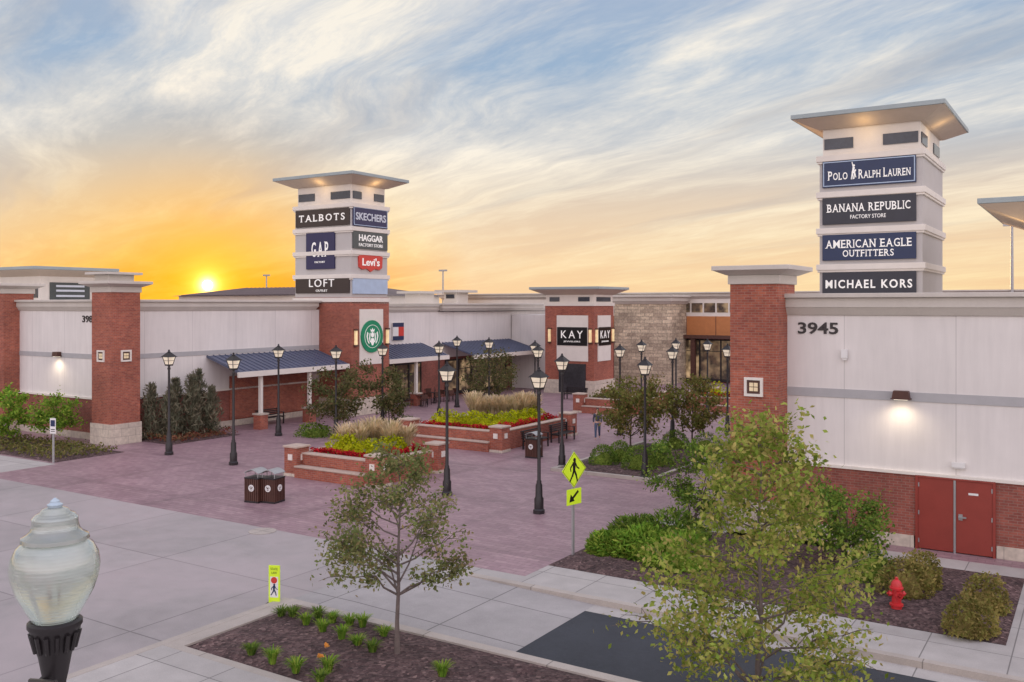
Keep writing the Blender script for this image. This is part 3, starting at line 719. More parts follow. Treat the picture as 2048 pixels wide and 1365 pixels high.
# round green emblem on white board
fr = FE(-39.8, 45.3, 0)
wb = MB(O).fbox(fr, -1.1, 1.15, 3.2, 6.75, .0, .06).build('white_board', M_TRIM, lt)
MB(O).fdisc(fr, 0, 5.0, 1.04, .06, .14, 40).build('round_emblem', M_GREEN, wb)
em = MB(O); em.fring(fr, 0, 5.0, .72, .745, .14, .155, 40)
em.fprism(fr, [(-.15, 5.3), (-.2, 5.48), (-.07, 5.4), (0, 5.54), (.07, 5.4), (.2, 5.48), (.15, 5.3)], .14, .16)
em.fdisc(fr, 0, 5.1, .14, .14, .161, 16, .17)
for sx in (-1, 1):
    em.fprism(fr, [(sx*.2, 5.24), (sx*.28, 5.18), (sx*.32, 4.86), (sx*.25, 4.62), (sx*.17, 4.64), (sx*.23, 4.86)], .14, .16)
    em.fprism(fr, [(sx*.40, 5.22), (sx*.50, 5.3), (sx*.56, 5.0), (sx*.45, 4.66), (sx*.33, 4.52), (sx*.30, 4.58), (sx*.40, 4.72), (sx*.46, 4.98)], .14, .16)
em.fprism(fr, [(-.12, 4.88), (.12, 4.88), (.16, 4.62), (.05, 4.42), (-.05, 4.42), (-.16, 4.62)], .14, .16)
em.build('emblem_figure', M_LETTER, wb)
for a, f_ in ((-1.5, fr), (1.55, fr)):
    sc = MB(O).fbox(f_, a-.08, a+.08, 4.5, 5.4, .02, .16).build('sconce', M_SCONCE, lt)
    MB(O).fbox(f_, a-.14, a+.14, 4.4, 4.5, .0, .2).build('sconce_cap', M_BROWNMETAL, sc); MB(O).fbox(f_, a-.14, a+.14, 5.4, 5.5, .0, .2).build('sconce_cap', M_BROWNMETAL, sc)
soffit_light(O, -42.2, 42.95, 14.5, lt, 11); soffit_light(O, -39.3, 45.4, 14.5, lt, 11)

# low tower in the middle
O = (-33.4, 64, 0); u0, u1, v0, v1 = -37.8, -33.4, 64, 67.4
kt = thing('brick_tower', 'squat brick tower with flat roof and black shop sign in the middle distance', 'tower', *O[:2])
MB(O).box(u0, u1, v0, v1, 1.1, 7.0).build('brick_shaft', M_BRICK, kt); MB(O).box(u0-.08, u1+.08, v0-.08, v1+.08, 0, 1.1).build('stone_plinth', M_LIME, kt)
MB(O).box(u0+.05, u1-.05, v0+.05, v1-.05, 7.0, 8.0).box(u0-.08, u1+.08, v0-.08, v1+.08, 6.95, 7.2).build('lantern_wall', M_TRIM, kt)
for a, b in ((.4, 1.3), (3.0, 4.0)): MB(O).fbox(FN(u0, v0+.05, 7.3), a, b, 0, .35, 0, .05).build('clerestory_window', M_DARKGLASS, kt)
MB(O).fbox(FE(u1-.05, v0, 7.3), .5, 2.9, 0, .35, 0, .05).build('clerestory_window', M_DARKGLASS, kt)
tower_roof(O, u0, u1, v0, v1, 8.45, .95, kt)
fr = FN(-35.3, 64, 0)
wb = MB(O).fbox(fr, -1.4, 1.4, 2.6, 6.2, 0, .06).build('white_board', M_TRIM, kt)
sign(O, fr, 0, 4.55, 2.7, 1.45, M_BLACKS, kt, [('K', -.72, .15, .5, .6), ('A', 0, .15, .56, .6), ('Y', .72, .15, .52, .6), ('JEWELERS', 0, -.42, 1.5, .15)])
f3 = FE(-33.4, 65.7, 0)
wb = MB(O).fbox(f3, -1.1, 1.1, 2.6, 6.2, 0, .06).build('white_board', M_TRIM, kt)
sign(O, f3, 0, 4.55, 2.1, 1.45, M_BLACKS, kt, [('K', -.58, .15, .42, .6), ('A', 0, .15, .46, .6), ('Y', .58, .15, .44, .6), ('JEWELERS', 0, -.42, 1.2, .15)])
for f_, a in ((fr, -2.05), (fr, 1.62), (f3, -1.4), (f3, 1.45)):
    sc = MB(O).fbox(f_, a-.09, a+.09, 4.1, 5.1, .02, .16).build('sconce', M_SCONCE, kt)
    MB(O).fbox(f_, a-.15, a+.15, 4.0, 4.1, 0, .2).build('sconce_cap', M_BROWNMETAL, sc); MB(O).fbox(f_, a-.15, a+.15, 5.1, 5.2, 0, .2).build('sconce_cap', M_BROWNMETAL, sc)
MB(O).fbox(fr, -1.2, 1.2, .1, 2.4, 0, .09).build('shop_window', M_SHOP, kt)

def storefront(o, fr, a0, a1, z1, parent, step=1.6, mats=(M_LITSHOP,)):
    n = max(1, round((a1-a0)/step)); w = (a1-a0)/n
    for i in range(n):
        f = MB(o); x0 = a0+i*w; x1 = x0+w
        f.fbox(fr, x0, x0+.07, .1, z1, 0, .1).fbox(fr, x1-.07, x1, .1, z1, 0, .1).fbox(fr, x0+.07, x1-.07, z1-.1, z1, 0, .1).fbox(fr, x0+.07, x1-.07, .1, .35, 0, .1).fbox(fr, x0+.07, x1-.07, z1*.72, z1*.72+.06, 0, .09)
        f = f.build('window_frame', M_BLACK, parent)
        MB(o).fbox(fr, x0+.07, x1-.07, .35, z1-.1, .01, .03).build('pane', mats[i % len(mats)], f)

# shops behind the left tower
O = (-42.6, 47.2, 0)
bb = thing('store_building', 'white shop range with blue awnings between the two brick towers', 'building', *O[:2])
MB(O).box(-62, -42.6, 47.2, 76, 3.0, 6.5).build('wall', M_WALL, bb); MB(O).box(-62, -42.62, 47.2, 76, 0, 3.0).build('shop_wall', M_BRICKD, bb)
cornice(O, -62, -42.6, 47.2, 56, 6.5, 7.0, bb, .3); cornice(O, -62, -42.3, 56.3, 76, 6.55, 7.15, bb, .35)
MB(O).box(-42.5, -37.9, 66.4, 76, 0, 6.2).build('shop_wall', M_WALL, bb)
storefront(O, FE(-42.6, 0, 0), 48.2, 54.0, 2.8, bb, 1.6, (M_WARMSHOP, M_LITSHOP)); storefront(O, FE(-42.6, 0, 0), 57.0, 65.5, 2.8, bb, 1.6, (M_LITSHOP, M_WARMSHOP))
canopy(O, -42.58, -40.2, 47.6, 54.2, 3.4, 4.2, bb, posts=(50.8,))
canopy(O, -42.58, -39.6, 56.6, 66.2, 3.3, 4.15, bb, posts=())
fe = FE(-42.6, 51.3, 0)
fs_ = MB(O).fbox(fe, -.6, .6, 4.5, 5.75, .02, .12).build('flag_sign', M_WHITE, bb)
MB(O).fbox(fe, -.6, 0, 4.8, 5.45, .12, .14).build('flag_field', M_WHITE, fs_); MB(O).fbox(fe, 0.003, .6, 4.8, 5.45, .12, .14).build('flag_field', M_RED, fs_)
MB(O).fbox(fe, -.6, .6, 5.453, 5.75, .12, .14).build('flag_band', M_NAVY, fs_); MB(O).fbox(fe, -.6, .6, 4.5, 4.797, .12, .14).build('flag_band', M_NAVY, fs_)

# shop with orange fascia at the back of the plaza
O = (-33.6, 80, 0)
cb_ = thing('store_building', 'shop with orange fascia and dark glass front at the back of the plaza', 'building', *O[:2])
MB(O).box(-60, -5, 80, 100, 6.0, 7.6).build('upper_wall', M_TRIM, cb_); MB(O).box(-60, -5, 79.95, 100, 4.3, 6.0).build('fascia', M_ORANGE, cb_); MB(O).box(-60, -5, 80.2, 100, 0, 4.0).build('shop_wall', M_BRICKD, cb_)
MB(O).box(-33.5, -5, 79.2, 80.2, 4.0, 4.3).build('entrance_canopy', M_BROWNMETAL, cb_)
cornice(O, -60, -5, 80, 100, 7.6, 8.2, cb_, .5)
storefront(O, FN(0, 80.2, 0), -33, -21, 3.9, cb_, 2.0, (M_WARMSHOP, M_LITSHOP, M_LITSHOP))
for a in (-31.4, -27.4, -23.4): MB(O).box(a-.2, a+.2, 79.4, 79.8, 0, 4.0).build('canopy_column', M_BROWNMETAL, cb_)
for a in (-32.2, -29.4, -25.6): MB(O).fbox(FN(a, 79.95, 0), -.02, .02, 4.3, 6.0, .0, .03).build('fascia_joint', M_BROWNMETAL, cb_)
for i in range(10): MB(O).fbox(FN(-33, 80, 0), i*1.2+.08, i*1.2+1.12, 6.35, 7.2, 0, .03).build('high_window', M_WARMSHOP if i % 2 else M_LITSHOP, cb_)
O = (-35, 76, 0)
sp = thing('stone_tower', 'tan rubble stone pillar tower with flat cap behind the squat brick tower', 'tower', *O[:2])
MB(O).box(-37.6, -32.2, 76, 79.9, 0, 7.1).build('stone_shaft', M_STONE, sp)
cornice(O, -37.6, -32.2, 76, 79.9, 7.1, 7.9, sp, .6)

# far left tower
O = (-58, 34, 0); u0, u1, v0, v1 = -63, -58, 34, 38
ft = thing('sign_tower', 'low tower top with flat roof showing at the far left edge', 'tower', *O[:2])
MB(O).box(u0, u1, v0, v1, 0, 8.9).build('shaft', M_TRIM, ft)
sf = MB(O).fbox(FE(u1, 36, 0), -1.4, 1.4, 7.35, 8.5, 0, .08).build('sign_panel', M_GREENGREY, ft)
for z in (7.6, 7.95, 8.25): MB(O).fbox(FE(u1, 36, 0), -1.0, 1.0, z-.05, z+.08, .08, .1).build('sign_stripe', M_LETDIM, sf)
MB(O).fbox(FN(-60.5, v0, 0), -2, 2.2, 7.5, 8.3, 0, .05).build('clerestory_window', M_DARKGLASS, ft)
tower_roof(O, u0, u1, v0, v1, 9.5, 1.0, ft)

# tower roof at the right edge
O = (3.6, 40.5, 0)
et = thing('sign_tower', 'tower with broad flat roof cut by the right edge of the view', 'tower', *O[:2])
u0, u1, v0, v1 = -1.7, 4.4, 40.3, 46
MB(O).box(u0, u1, v0, v1, 0, 9.9).build('shaft', M_TOWER, et)
tower_roof(O, u0, u1, v0, v1, 10.95, 2.25, et, 1.15)
soffit_light(O, -2.9, 40.0, 9.6, et, 26)

# dark roof behind left building
O = (-62, 62, 0)
db = thing('store_building', 'low building with long dark ribbed roof against the sunset', 'building', *O[:2])
MB(O).box(-78, -56, 60, 74, 0, 7.9).build('wall', M_TRIM, db)
rf = MB(O); rf.add([(-78.5, 59.5, 7.9), (-55.5, 59.5, 7.9), (-55.5, 74.5, 7.9), (-78.5, 74.5, 7.9), (-76, 67, 8.75), (-58, 67, 8.75)], [[0, 1, 5, 4], [1, 2, 5], [2, 3, 4, 5], [3, 0, 4]])
for i in range(36):
    u = -77+i*.6; rf.tube((u, 59.5, 7.95), (max(-76, min(-58, u)), 67, 8.8), .06, .06, 4)
rf.build('roof', M_ROOFDARK, db)
O = (-52, 64, 0)
ds = thing('roof_turret', 'small white roof turret with flat cap behind the shop range', 'turret', *O[:2])
MB(O).box(-50.6, -49, 62, 64, 7, 8.0).build('turret_wall', M_TRIM, ds); MB(O).box(-51.1, -48.5, 61.5, 64.5, 8.0, 8.2).build('turret_cap', M_CAP, ds)
O = (-46, 70, 0)
ds = thing('roof_turret', 'cream roof turret with dark louvre left of the tall light pole', 'turret', *O[:2])
MB(O).box(-56.9, -55.3, 76, 78, 7, 8.3).build('turret_wall', M_TRIM, ds); MB(O).box(-57.6, -54.6, 75.3, 78.7, 8.3, 8.55).build('turret_cap', M_CAP, ds)
MB(O).box(-56.6, -55.6, 75.93, 76.0, 7.7, 8.1).build('louvre', M_DARKGLASS, ds)

# ------------------------------------------------------------------ street lamps
def street_lamp(label, u, v):
    t = thing('street_lamp', label, 'lamp post', u, v)
    m = MB(); m.lathe([(.2, 0), (.2, .12), (.16, .16), (.16, .5), (.125, .56), (.115, .95), (.085, 1.02), (.085, 1.08), (.062, 1.12), (.05, 3.98), (.075, 4.0), (.075, 4.06), (.05, 4.1), (.06, 4.18)], n=16, flute=.06)
    m.build('pole', M_BLACK, t, True)
    g = MB(); g.frustum((-.11, .11, -.11, .11), (-.2, .2, -.2, .2), 4.24, 4.58); g.build('lamp_glass', M_LAMP, t)
    f = MB(); f.box(-.13, .13, -.13, .13, 4.17, 4.24)
    for sx in (-1, 1):
        for sy in (-1, 1): f.tube((sx*.118, sy*.118, 4.2), (sx*.208, sy*.208, 4.6), .017, .017, 5)
        f.tube((sx*.16, -.16, 4.41), (sx*.16, .16, 4.41), .009, .009, 4); f.tube((-.16, sx*.16, 4.41), (.16, sx*.16, 4.41), .009, .009, 4)
    f.build('lantern_frame', M_BLACK, t)
    c = MB(); c.frustum((-.27, .27, -.27, .27), (-.22, .22, -.22, .22), 4.58, 4.63); c.frustum((-.22, .22, -.22, .22), (-.07, .07, -.07, .07), 4.63, 4.79); c.lathe([(.07, 4.79), (.09, 4.81), (.05, 4.84), (.035, 4.86), (.05, 4.89), (.01, 4.93)], n=12)
    c.build('lantern_cap', M_BLACK, t)
    return t
LAMPS = [((338, 910), 'black lamp post in front of the tall junipers by the corner pier'),
 ((467, 930), 'black lamp post standing alone on paving left of the litter bins'),
 ((557, 872), 'black lamp post in front of the blue canopy between its two posts'),
 ((672, 878), 'black lamp post left of the nearest planter beside a dark tree'),
 ((765, 862), 'black lamp post rising in front of the round green emblem tower'),
 ((878, 850), 'black lamp post behind the gap between the two nearest planters'),
 ((894, 991), 'black lamp post at the right end of the nearest planter'),
 ((1078, 1027), 'nearest and tallest looking lamp post in the middle of the plaza'),
 ((1124, 936), 'black lamp post directly behind the yellow crossing sign'),
 ((914, 815), 'small distant lamp post left of the dark tree by the awnings'),
 ((978, 826), 'distant lamp post behind the planter with tall tan grass'),
 ((1070, 846), 'distant lamp post behind the right end of the grass planter'),
 ((1076, 872), 'second lamp post close behind the right end of the grass planter'),
 ((1240, 870), 'distant lamp post left of the round tree in front of the squat tower'),
 ((1290, 958), 'black lamp post among the clipped round bushes'),
 ((1345, 880), 'black lamp post between the two round trees at right'),
 ((1455, 868), 'black lamp post next to the left edge of the right brick pier'),
 ((1283, 842), 'distant lamp post in front of the tan stone tower'),
 ((1352, 832), 'distant lamp post in front of the orange fascia shop'),
 ((1415, 836), 'distant lamp post before the dark glass shop front')]
first = None
for (px, py), lab in LAMPS:
    u, v = ground(px, py)
    if first is None: first = street_lamp(lab, u, v); first['group'] = 'lamp posts on the plaza'
    else: dup(first, u, v, lab, rot=random.uniform(-.1, .1), group='lamp posts on the plaza')

# ---- foreground acorn lamp
kx = 4.5/F
def globemat():
    m, nt, b = newmat('acorn_globe')
    tc = nt.n('ShaderNodeTexCoord').outputs['Object']; x, y, z = nt.sep(tc)
    ribs = nt.n('ShaderNodeTexWave'); ribs.wave_type = 'BANDS'; ribs.bands_direction = 'Z'; ribs.inputs['Scale'].default_value = 20; nt.link(tc, ribs.inputs['Vector'])
    n = nt.noise(tc, 5, 3)
    nt.link(nt.mix(nt.mapr(n, .3, .7), c4((.56, .66, .61)), c4((.74, .81, .76))), b.inputs['Base Color'])
    b.inputs['Roughness'].default_value = .09; b.inputs['Transmission Weight'].default_value = .64; b.inputs['IOR'].default_value = 1.33
    b.inputs['Coat Weight'].default_value = 1.0; b.inputs['Coat Roughness'].default_value = .03; b.inputs['Coat IOR'].default_value = 1.7
    nt.link(nt.bump(ribs.outputs['Fac'], .16, .004), b.inputs['Normal'])
    return m
gx, gy = (110-CX)/F*4.5, 4.5
gu, gv = CT*gx+ST*gy, -ST*gx+CT*gy
al = thing('street_lamp', 'large glass acorn globe lamp on a black post in the near corner', 'lamp post', gu, gv, .1)
zz = lambda y: HC-(y-HZ)*kx-.1
sc_ = lambda pr: [(r*kx, zz(y)) for r, y in pr]
M_GLOBE = globemat()
MB().lathe(sc_([(40, 1240), (48, 1228), (60, 1205), (73, 1180), (82, 1150), (84, 1130), (80, 1108), (70, 1090), (60, 1082)]), n=40).build('lamp_globe', M_GLOBE, al, True)
MB().lathe(sc_([(60, 1082), (64, 1079), (62, 1072), (52, 1066), (46, 1058), (43, 1046), (43, 1036), (36, 1028), (28, 1024), (24, 1018), (13, 1014)]), n=36).build('globe_top', M_GLOBE, al, True)
MB().lathe(sc_([(13, 1014), (15, 1009), (9, 1005), (9, 1002), (2, 996)]), n=16).build('finial', plain('pale_finial', (.42, .52, .60), .25), al, True)
m = MB().lathe([(.13, 0), (.13, .3), (.1, .4), (.058, .6), (.05, zz(1365)), (.06, zz(1345)), (.075, zz(1310)), (.08, zz(1304)), (.085, zz(1298)), (.095, zz(1270)), (.112, zz(1258)), (.124, zz(1250)), (.124, zz(1242)), (.112, zz(1238))], n=28)
m.build('pole', M_BLACK, al, True)
fl = MB()
for i in range(14):
    a = 2*math.pi*i/14; fl.tube((.088*math.cos(a), .088*math.sin(a), zz(1298)), (.108*math.cos(a), .108*math.sin(a), zz(1262)), .011, .013, 6)
fl.build('collar_ribs', M_BLACK, al, True)
br_ = MB(); br_.add([(.03, -.02, zz(1362)), (.17, -.1, zz(1332)), (.17, -.12, zz(1340)), (.03, -.04, zz(1372)), (-.1, -.03, zz(1366)), (-.1, .0, zz(1358))], [[0, 1, 2, 3], [0, 3, 4, 5]])
br_.tube((-.16, -.03, zz(1372)), (.17, -.1, zz(1336)), .012, .012, 8); br_.build('bracket', M_BLACK, al)

# ------------------------------------------------------------------ planters
def planter(label, u0, u1, v0, v1):
    o = (u0, v0, 0)
    t = thing('brick_planter', label, 'planter', u0, v0)
    w = .35
    for q in ((u0+.3, u1-.3, v0+.3, v0+.3+w), (u0+.3, u1-.3, v1-.3-w, v1-.3), (u0+.3, u0+.3+w, v0+.65, v1-.65), (u1-.3-w, u1-.3, v0+.65, v1-.65)):
        MB(o).box(*q, 0, .9).build('wall', M_BRICK, t)
    e = .03
    for q in ((u0+.6, u1-.6, v0+.3-e, v0+.3+w+e), (u0+.6, u1-.6, v1-.3-w-e, v1-.3+e), (u0+.3-e, u0+.3+w+e, v0+.65+e, v1-.65-e), (u1-.3-w-e, u1-.3+e, v0+.65+e, v1-.65-e)):
        MB(o).box(*q, .9, .96).build('wall_cap', M_COPE, t, bevel=.012)
    for (x, y) in ((u0, v0), (u1-.7, v0), (u0, v1-.7), (u1-.7, v1-.7)):
        p = MB(o).box(x, x+.7, y, y+.7, .12, 1.16).build('pier', M_BRICK, t); MB(o).box(x-.04, x+.74, y-.04, y+.74, 0, .12).build('pier_foot', M_LIME, p)
        MB(o).box(x-.05, x+.75, y-.05, y+.75, 1.16, 1.24).build('pier_cap', M_COPE, p, bevel=.015)
        MB(o).fbox(FN(x+.35, y, .78), -.12, .12, -.12, .12, 0, .03).build('pier_tile', M_TRIM, p); MB(o).fbox(FE(x+.7, y+.35, .78), -.12, .12, -.12, .12, 0, .03).build('pier_tile', M_TRIM, p)
    m = MB(o).box(u0+.7, u1-.7, v0-.12, v0+.24, 0, .42).build('seat_wall', M_BRICK, t)
    MB(o).box(u0+.7, u1-.7, v0-.16, v0+.245, .42, .48).build('seat_slab', M_COPE, m, bevel=.012)
    MB(o).box(u0+.7, u1-.7, v0+.7, v1-.7, .3, .84).build('soil', M_SOIL, t)
    return t
planter('nearest brick planter with yellow shrubs behind the litter bins', -28.4, -23.3, 27.0, 31.4)
planter('long brick planter with tall tan grass in the plaza centre', -30.2, -24.0, 36.6, 44.0)
planter('small brick planter in front of the squat brick tower', -29.3, -24.5, 53.2, 58.0)
planter('distant brick planter in front of the dark glass shop', -23.5, -17.5, 58.2, 63.0)
def planting(u0, u1, v0, v1, ny, ng, yl, gl, rl, gh=1.35):
    du, dv = u1-u0, v1-v0
    for i in range(ny):
        f = (i+.5)/ny
        shrub('lime_shrub', yl, 'shrub', u0+1.1+f*(du-2.3), v0+1.7+random.uniform(-.1, .25), .64, .75, 520, .12, L_LIME, yl, .82)
    for i in range(ny-1):
        f = (i+.5)/(ny-1)
        shrub('lime_shrub', yl, 'shrub', u1-1.65+random.uniform(-.1, .15), v0+2.3+f*(dv-3.5), .58, .7, 480, .12, L_LIME, yl, .82)
    for i in range(ng):
        f = (i+.5)/ng
        blades('ornamental_grass', gl, 'grass clump', u0+du*(.28+.4*f)+random.uniform(-.25, .25), v0+dv*(.54+.28*f)+random.uniform(-.3, .3), .62, gh*random.uniform(.85, 1.1), 240, L_GRASS, gl, .82, .012, 2.4)
    cover('bedding_flowers', rl, 'flowers', (u0+.7, u1-.7, v0+.7, v0+1.15), .9, 800, .12, L_REDF, .42)
    cover('bedding_flowers', rl+' along its side', 'flowers', (u1-1.15, u1-.7, v0+1.15, v1-.7), .9, 800, .12, L_REDF, .42)
planting(-28.4, -23.3, 27.0, 31.4, 4, 6, 'lime yellow mounded shrub in the nearest planter', 'tan feathery grass clump in the nearest planter', 'red bedding flowers in the nearest planter', gh=1.4)
planting(-30.2, -24.0, 36.6, 44.0, 6, 11, 'lime yellow mounded shrub in the long plaza planter', 'tall tan grass clump in the long plaza planter', 'red bedding flowers in the long plaza planter', gh=1.6)
for i in range(3): shrub('lime_shrub', 'yellow green shrub in the distant planter by the glass shop', 'shrub', -21.9+i*1.5, 59.6, .8, .9, 300, .15, L_LIME, 'distant planter shrubs', .82)
cover('bedding_flowers', 'red flowers in the distant planter by the glass shop', 'flowers', (-22.8, -18.2, 58.9, 59.3), .9, 400, .14, L_REDF, .5)
cover('planter_shrubbery', 'low green planting in the small planter by the squat tower', 'planting', (-28.6, -25.2, 53.9, 57.3), .84, 900, .18, L_COVER, .7)

# ------------------------------------------------------------------ litter bins
def bin_(label, u, v, rot):
    t = thing('litter_bin', label, 'litter bin', u, v, 0, rot)
    m = MB(); w = .29
    m.box(-w+.03, w-.03, -w+.03, w-.03, .04, .84)
    for i in range(7):
        x = -w+.02+i*(2*w-.04)/6
        m.box(x-.03, x+.03, -w, -w+.03, .06, .84).box(x-.03, x+.03, w-.03, w, .06, .84).box(-w, -w+.03, x-.028, x+.028, .061, .839).box(w-.03, w, x-.028, x+.028, .061, .839)
    m.build('body', M_BROWNMETAL, t)
    MB().box(-w-.015, w+.015, -w-.015, w+.015, .84, .89).build('rim', M_BLACK, t, bevel=.008)
    MB().box(-w-.012, w+.012, -w-.012, w+.012, .0, .06).build('foot', M_BLACK, t, bevel=.008)
    for sx in (-1, 1):
        for sy in (-1, 1): MB().tube((sx*(w-.03), sy*(w-.03), .88), (sx*(w-.03), sy*(w-.03), 1.06), .014, .014, 6).build('lid_post', M_GREYM, t)
    a = MB(); n = 10
    top = [(-w-.02+(2*w+.04)*i/n, 1.06+.12*math.sin(math.pi*i/n)) for i in range(n+1)]
    a.fprism(((0, w+.01, 0), (1, 0), (0, -1)), top+[(x, z-.025) for x, z in top[::-1]], 0, 2*w+.02)
    a.build('arched_lid', M_GREYM, t, True)
    for f in (((0, -w, .52), (1, 0), (0, -1)), ((w, 0, .52), (0, 1), (1, 0))):
        e = MB(); e.fring(f, 0, 0, .075, .12, .0, .012, 24)
        for k_ in range(3):
            an = R(90+120*k_); e.fbar(f, .08*math.cos(an), .08*math.sin(an), .08*math.cos(an+R(120)), .08*math.sin(an+R(120)), .022, .001, .014)
        e.build('recycling_emblem', M_WHITE, t)
    return t
bu, bv = ground(513, 1003)
b1 = bin_('left of the pair of brown slatted litter bins with arched lids', bu, bv, R(10))
bu2, bv2 = ground(546, 1004)
dup(b1, bu2, bv2, 'right of the pair of brown slatted litter bins with arched lids', R(10))
bu2, bv2 = ground(1068, 915)
dup(b1, bu2, bv2, 'single dark litter bin beside the long plaza planter', 0)

# ------------------------------------------------------------------ signs on poles
def walker(mb, f, cx, cy, s, c0, c1):
    mb.fdisc(f, cx+.02*s, cy+.43*s, .085*s, c0, c1, 16)
    mb.fprism(f, [(cx-.1*s, cy+.34*s), (cx+.1*s, cy+.36*s), (cx+.07*s, cy-.05*s), (cx-.08*s, cy-.05*s)], c0, c1)
    for x0, y0, x1, y1, w in ((-.02, -.02, -.12, -.26, .1), (-.12, -.24, -.28, -.48, .08), (.02, -.02, .13, -.24, .1), (.13, -.22, .2, -.5, .08), (-.08, .27, -.24, .1, .065), (-.24, .1, -.2, -.05, .055), (.08, .28, .2, .08, .065), (.2, .1, .32, .02, .055)):
        mb.fbar(f, cx+x0*s, cy+y0*s, cx+x1*s, cy+y1*s, w*s, c0, c1)
su, sv = ground(1146, 1112)
st = thing('crossing_sign', 'lime yellow diamond pedestrian crossing sign with arrow plate on thin post', 'traffic sign', su, sv, 0, R(-13))
MB().box(-.03, .03, -.03, .03, 0, 2.95).build('pole', M_GREYM, st)
fe = ((.032, 0, 0), (0, 1), (1, 0))
d = .5
sp_ = MB().fprism(fe, [(0, 2.41-d), (d, 2.41), (0, 2.41+d), (-d, 2.41)], 0, .012).build('diamond_panel', M_LIME_SIGN, st)
m = MB(); walker(m, fe, 0, 2.40, .66, .012, .016); m.build('walking_figure', M_BLACKS, sp_)
m = MB()
for i in range(4):
    a = [(0, -d), (d, 0), (0, d), (-d, 0), (0, -d)]; k1 = .92; k2 = .95
    m.fprism(fe, [(a[i][0]*k1, 2.41+a[i][1]*k1), (a[i][0]*k2, 2.41+a[i][1]*k2), (a[i+1][0]*k2, 2.41+a[i+1][1]*k2), (a[i+1][0]*k1, 2.41+a[i+1][1]*k1)], .012, .0145)
m.build('sign_border', M_BLACKS, sp_)
ap = MB().fbox(fe, -.3, .3, 1.44, 1.88, 0, .012).build('arrow_plate', M_LIME_SIGN, st)
m = MB(); m.fbar(fe, .17, 1.80, -.08, 1.61, .07, .012, .016); m.fprism(fe, [(-.2, 1.52), (.02, 1.54), (-.14, 1.74)], .012, .0155); m.build('arrow', M_BLACKS, ap)

yu, yv = ground(550, 1211)
ys = thing('crossing_sign', 'small upright yellow yield sign on the road at the island corner', 'traffic sign', yu, yv, 0, R(24))
f = FN(0, -.02, 0)
MB().fbox(f, -.135, .135, .06, .94, 0, .03).build('panel', M_LIME_SIGN, ys)
MB().box(-.2, .2, -.13, .13, 0, .06).build('rubber_base', M_BLACK, ys, bevel=.02)
MB().fbox(f, -.1, .1, .2, .68, .03, .034).build('white_panel', M_WHITE, ys)
m = MB(); m.fdisc(f, 0, .6, .075, .034, .04, 20); m.build('red_disc', M_RED, ys)
m = MB(); walker(m, f, 0, .38, .27, .034, .04); m.build('walking_figure', M_NAVY, ys)
text_mesh('STATE', f, 0, .86, .17, .055, M_BLACKS, ys, (0, 0, 0), 'lettering', .003, .03); text_mesh('LAW', f, 0, .77, .13, .055, M_BLACKS, ys, (0, 0, 0), 'lettering', .003, .03)

pu, pv = ground(107, 926)
ps = thing('parking_sign', 'small white and blue sign on a post in the left planting bed', 'sign', pu, pv, 0, R(15))
MB().box(-.035, .035, -.03, .03, 0, 2.0).build('pole', M_GREYM, ps)
q_ = MB().fbox(FN(0, -.03, 0), -.16, .16, 1.3, 1.98, 0, .012).build('sign_panel', M_WHITE, ps)
MB().fbox(FN(0, -.03, 0), -.12, .12, 1.62, 1.9, .012, .016).build('blue_symbol', M_NAVY, q_)
MB().fbox(FN(0, -.03, 0), -.11, .11, 1.46, 1.5, .012, .015).build('text_bar', M_NUM, q_); MB().fbox(FN(0, -.03, 0), -.11, .11, 1.38, 1.41, .012, .015).build('text_bar', M_NUM, q_)

# hydrant
hu, hv = ground(1793, 1224)
hy = thing('fire_hydrant', 'red fire hydrant on the mulch near the bronze bushes', 'hydrant', hu, hv)
MB().lathe([(.17, 0), (.17, .05), (.12, .07), (.115, .14), (.15, .15), (.15, .19), (.105, .2), (.1, .52), (.15, .53), (.15, .57), (.125, .58), (.12, .64), (.09, .7), (.05, .735), (.035, .74), (.035, .79), (.0, .79)], n=24).build('barrel', M_HYD, hy, True)
for a, r_, l_ in ((R(-60), .075, .2), (R(30), .055, .18), (R(-150), .055, .18)):
    d_ = Vector((math.cos(a), math.sin(a), 0))
    MB().tube(Vector((0, 0, .42))+d_*.06, Vector((0, 0, .42))+d_*l_, r_*.8, r_*.8, 14).tube(Vector((0, 0, .42))+d_*(l_-.05), Vector((0, 0, .42))+d_*l_, r_*1.12, r_*1.12, 8).tube(Vector((0, 0, .42))+d_*l_, Vector((0, 0, .42))+d_*(l_+.035), .02, .02, 5).build('nozzle_cap', M_HYD, hy, True)

# ------------------------------------------------------------------ benches, tables
def bench(label, u, v, rot):
    t = thing('park_bench', label, 'bench', u, v, 0, rot)
    m = MB()
    for i in range(5): m.box(-.9, .9, -.28+i*.11, -.2+i*.11, .42, .45)
    m.build('seat', M_BLACK, t)
    m = MB()
    for i in range(4): m.box(-.9, .9, .25+i*.02, .28+i*.02, .52+i*.1, .59+i*.1)
    m.build('backrest', M_BLACK, t)
    for x in (-.8, .8): MB().box(x-.03, x+.03, -.25, -.19, 0, .66).box(x-.03, x+.03, .2, .27, 0, .9).box(x-.028, x+.028, -.19, .2, .37, .42).box(x-.035, x+.035, -.27, .24, .66, .69).build('leg', M_BLACK, t)
    return t
bn = bench('black slatted bench against the right side of the long planter, nearer one', -23.5, 38.9, R(90))
dup(bn, -23.5, 41.6, 'black slatted bench against the right side of the long planter, farther one', R(90))
dup(bn, -41.2, 38.1, 'dark bench under the blue canopy by the brick wall', R(90))
dup(bn, *ground(1150, 800), 'dark bench at the foot of the squat brick tower', 0)
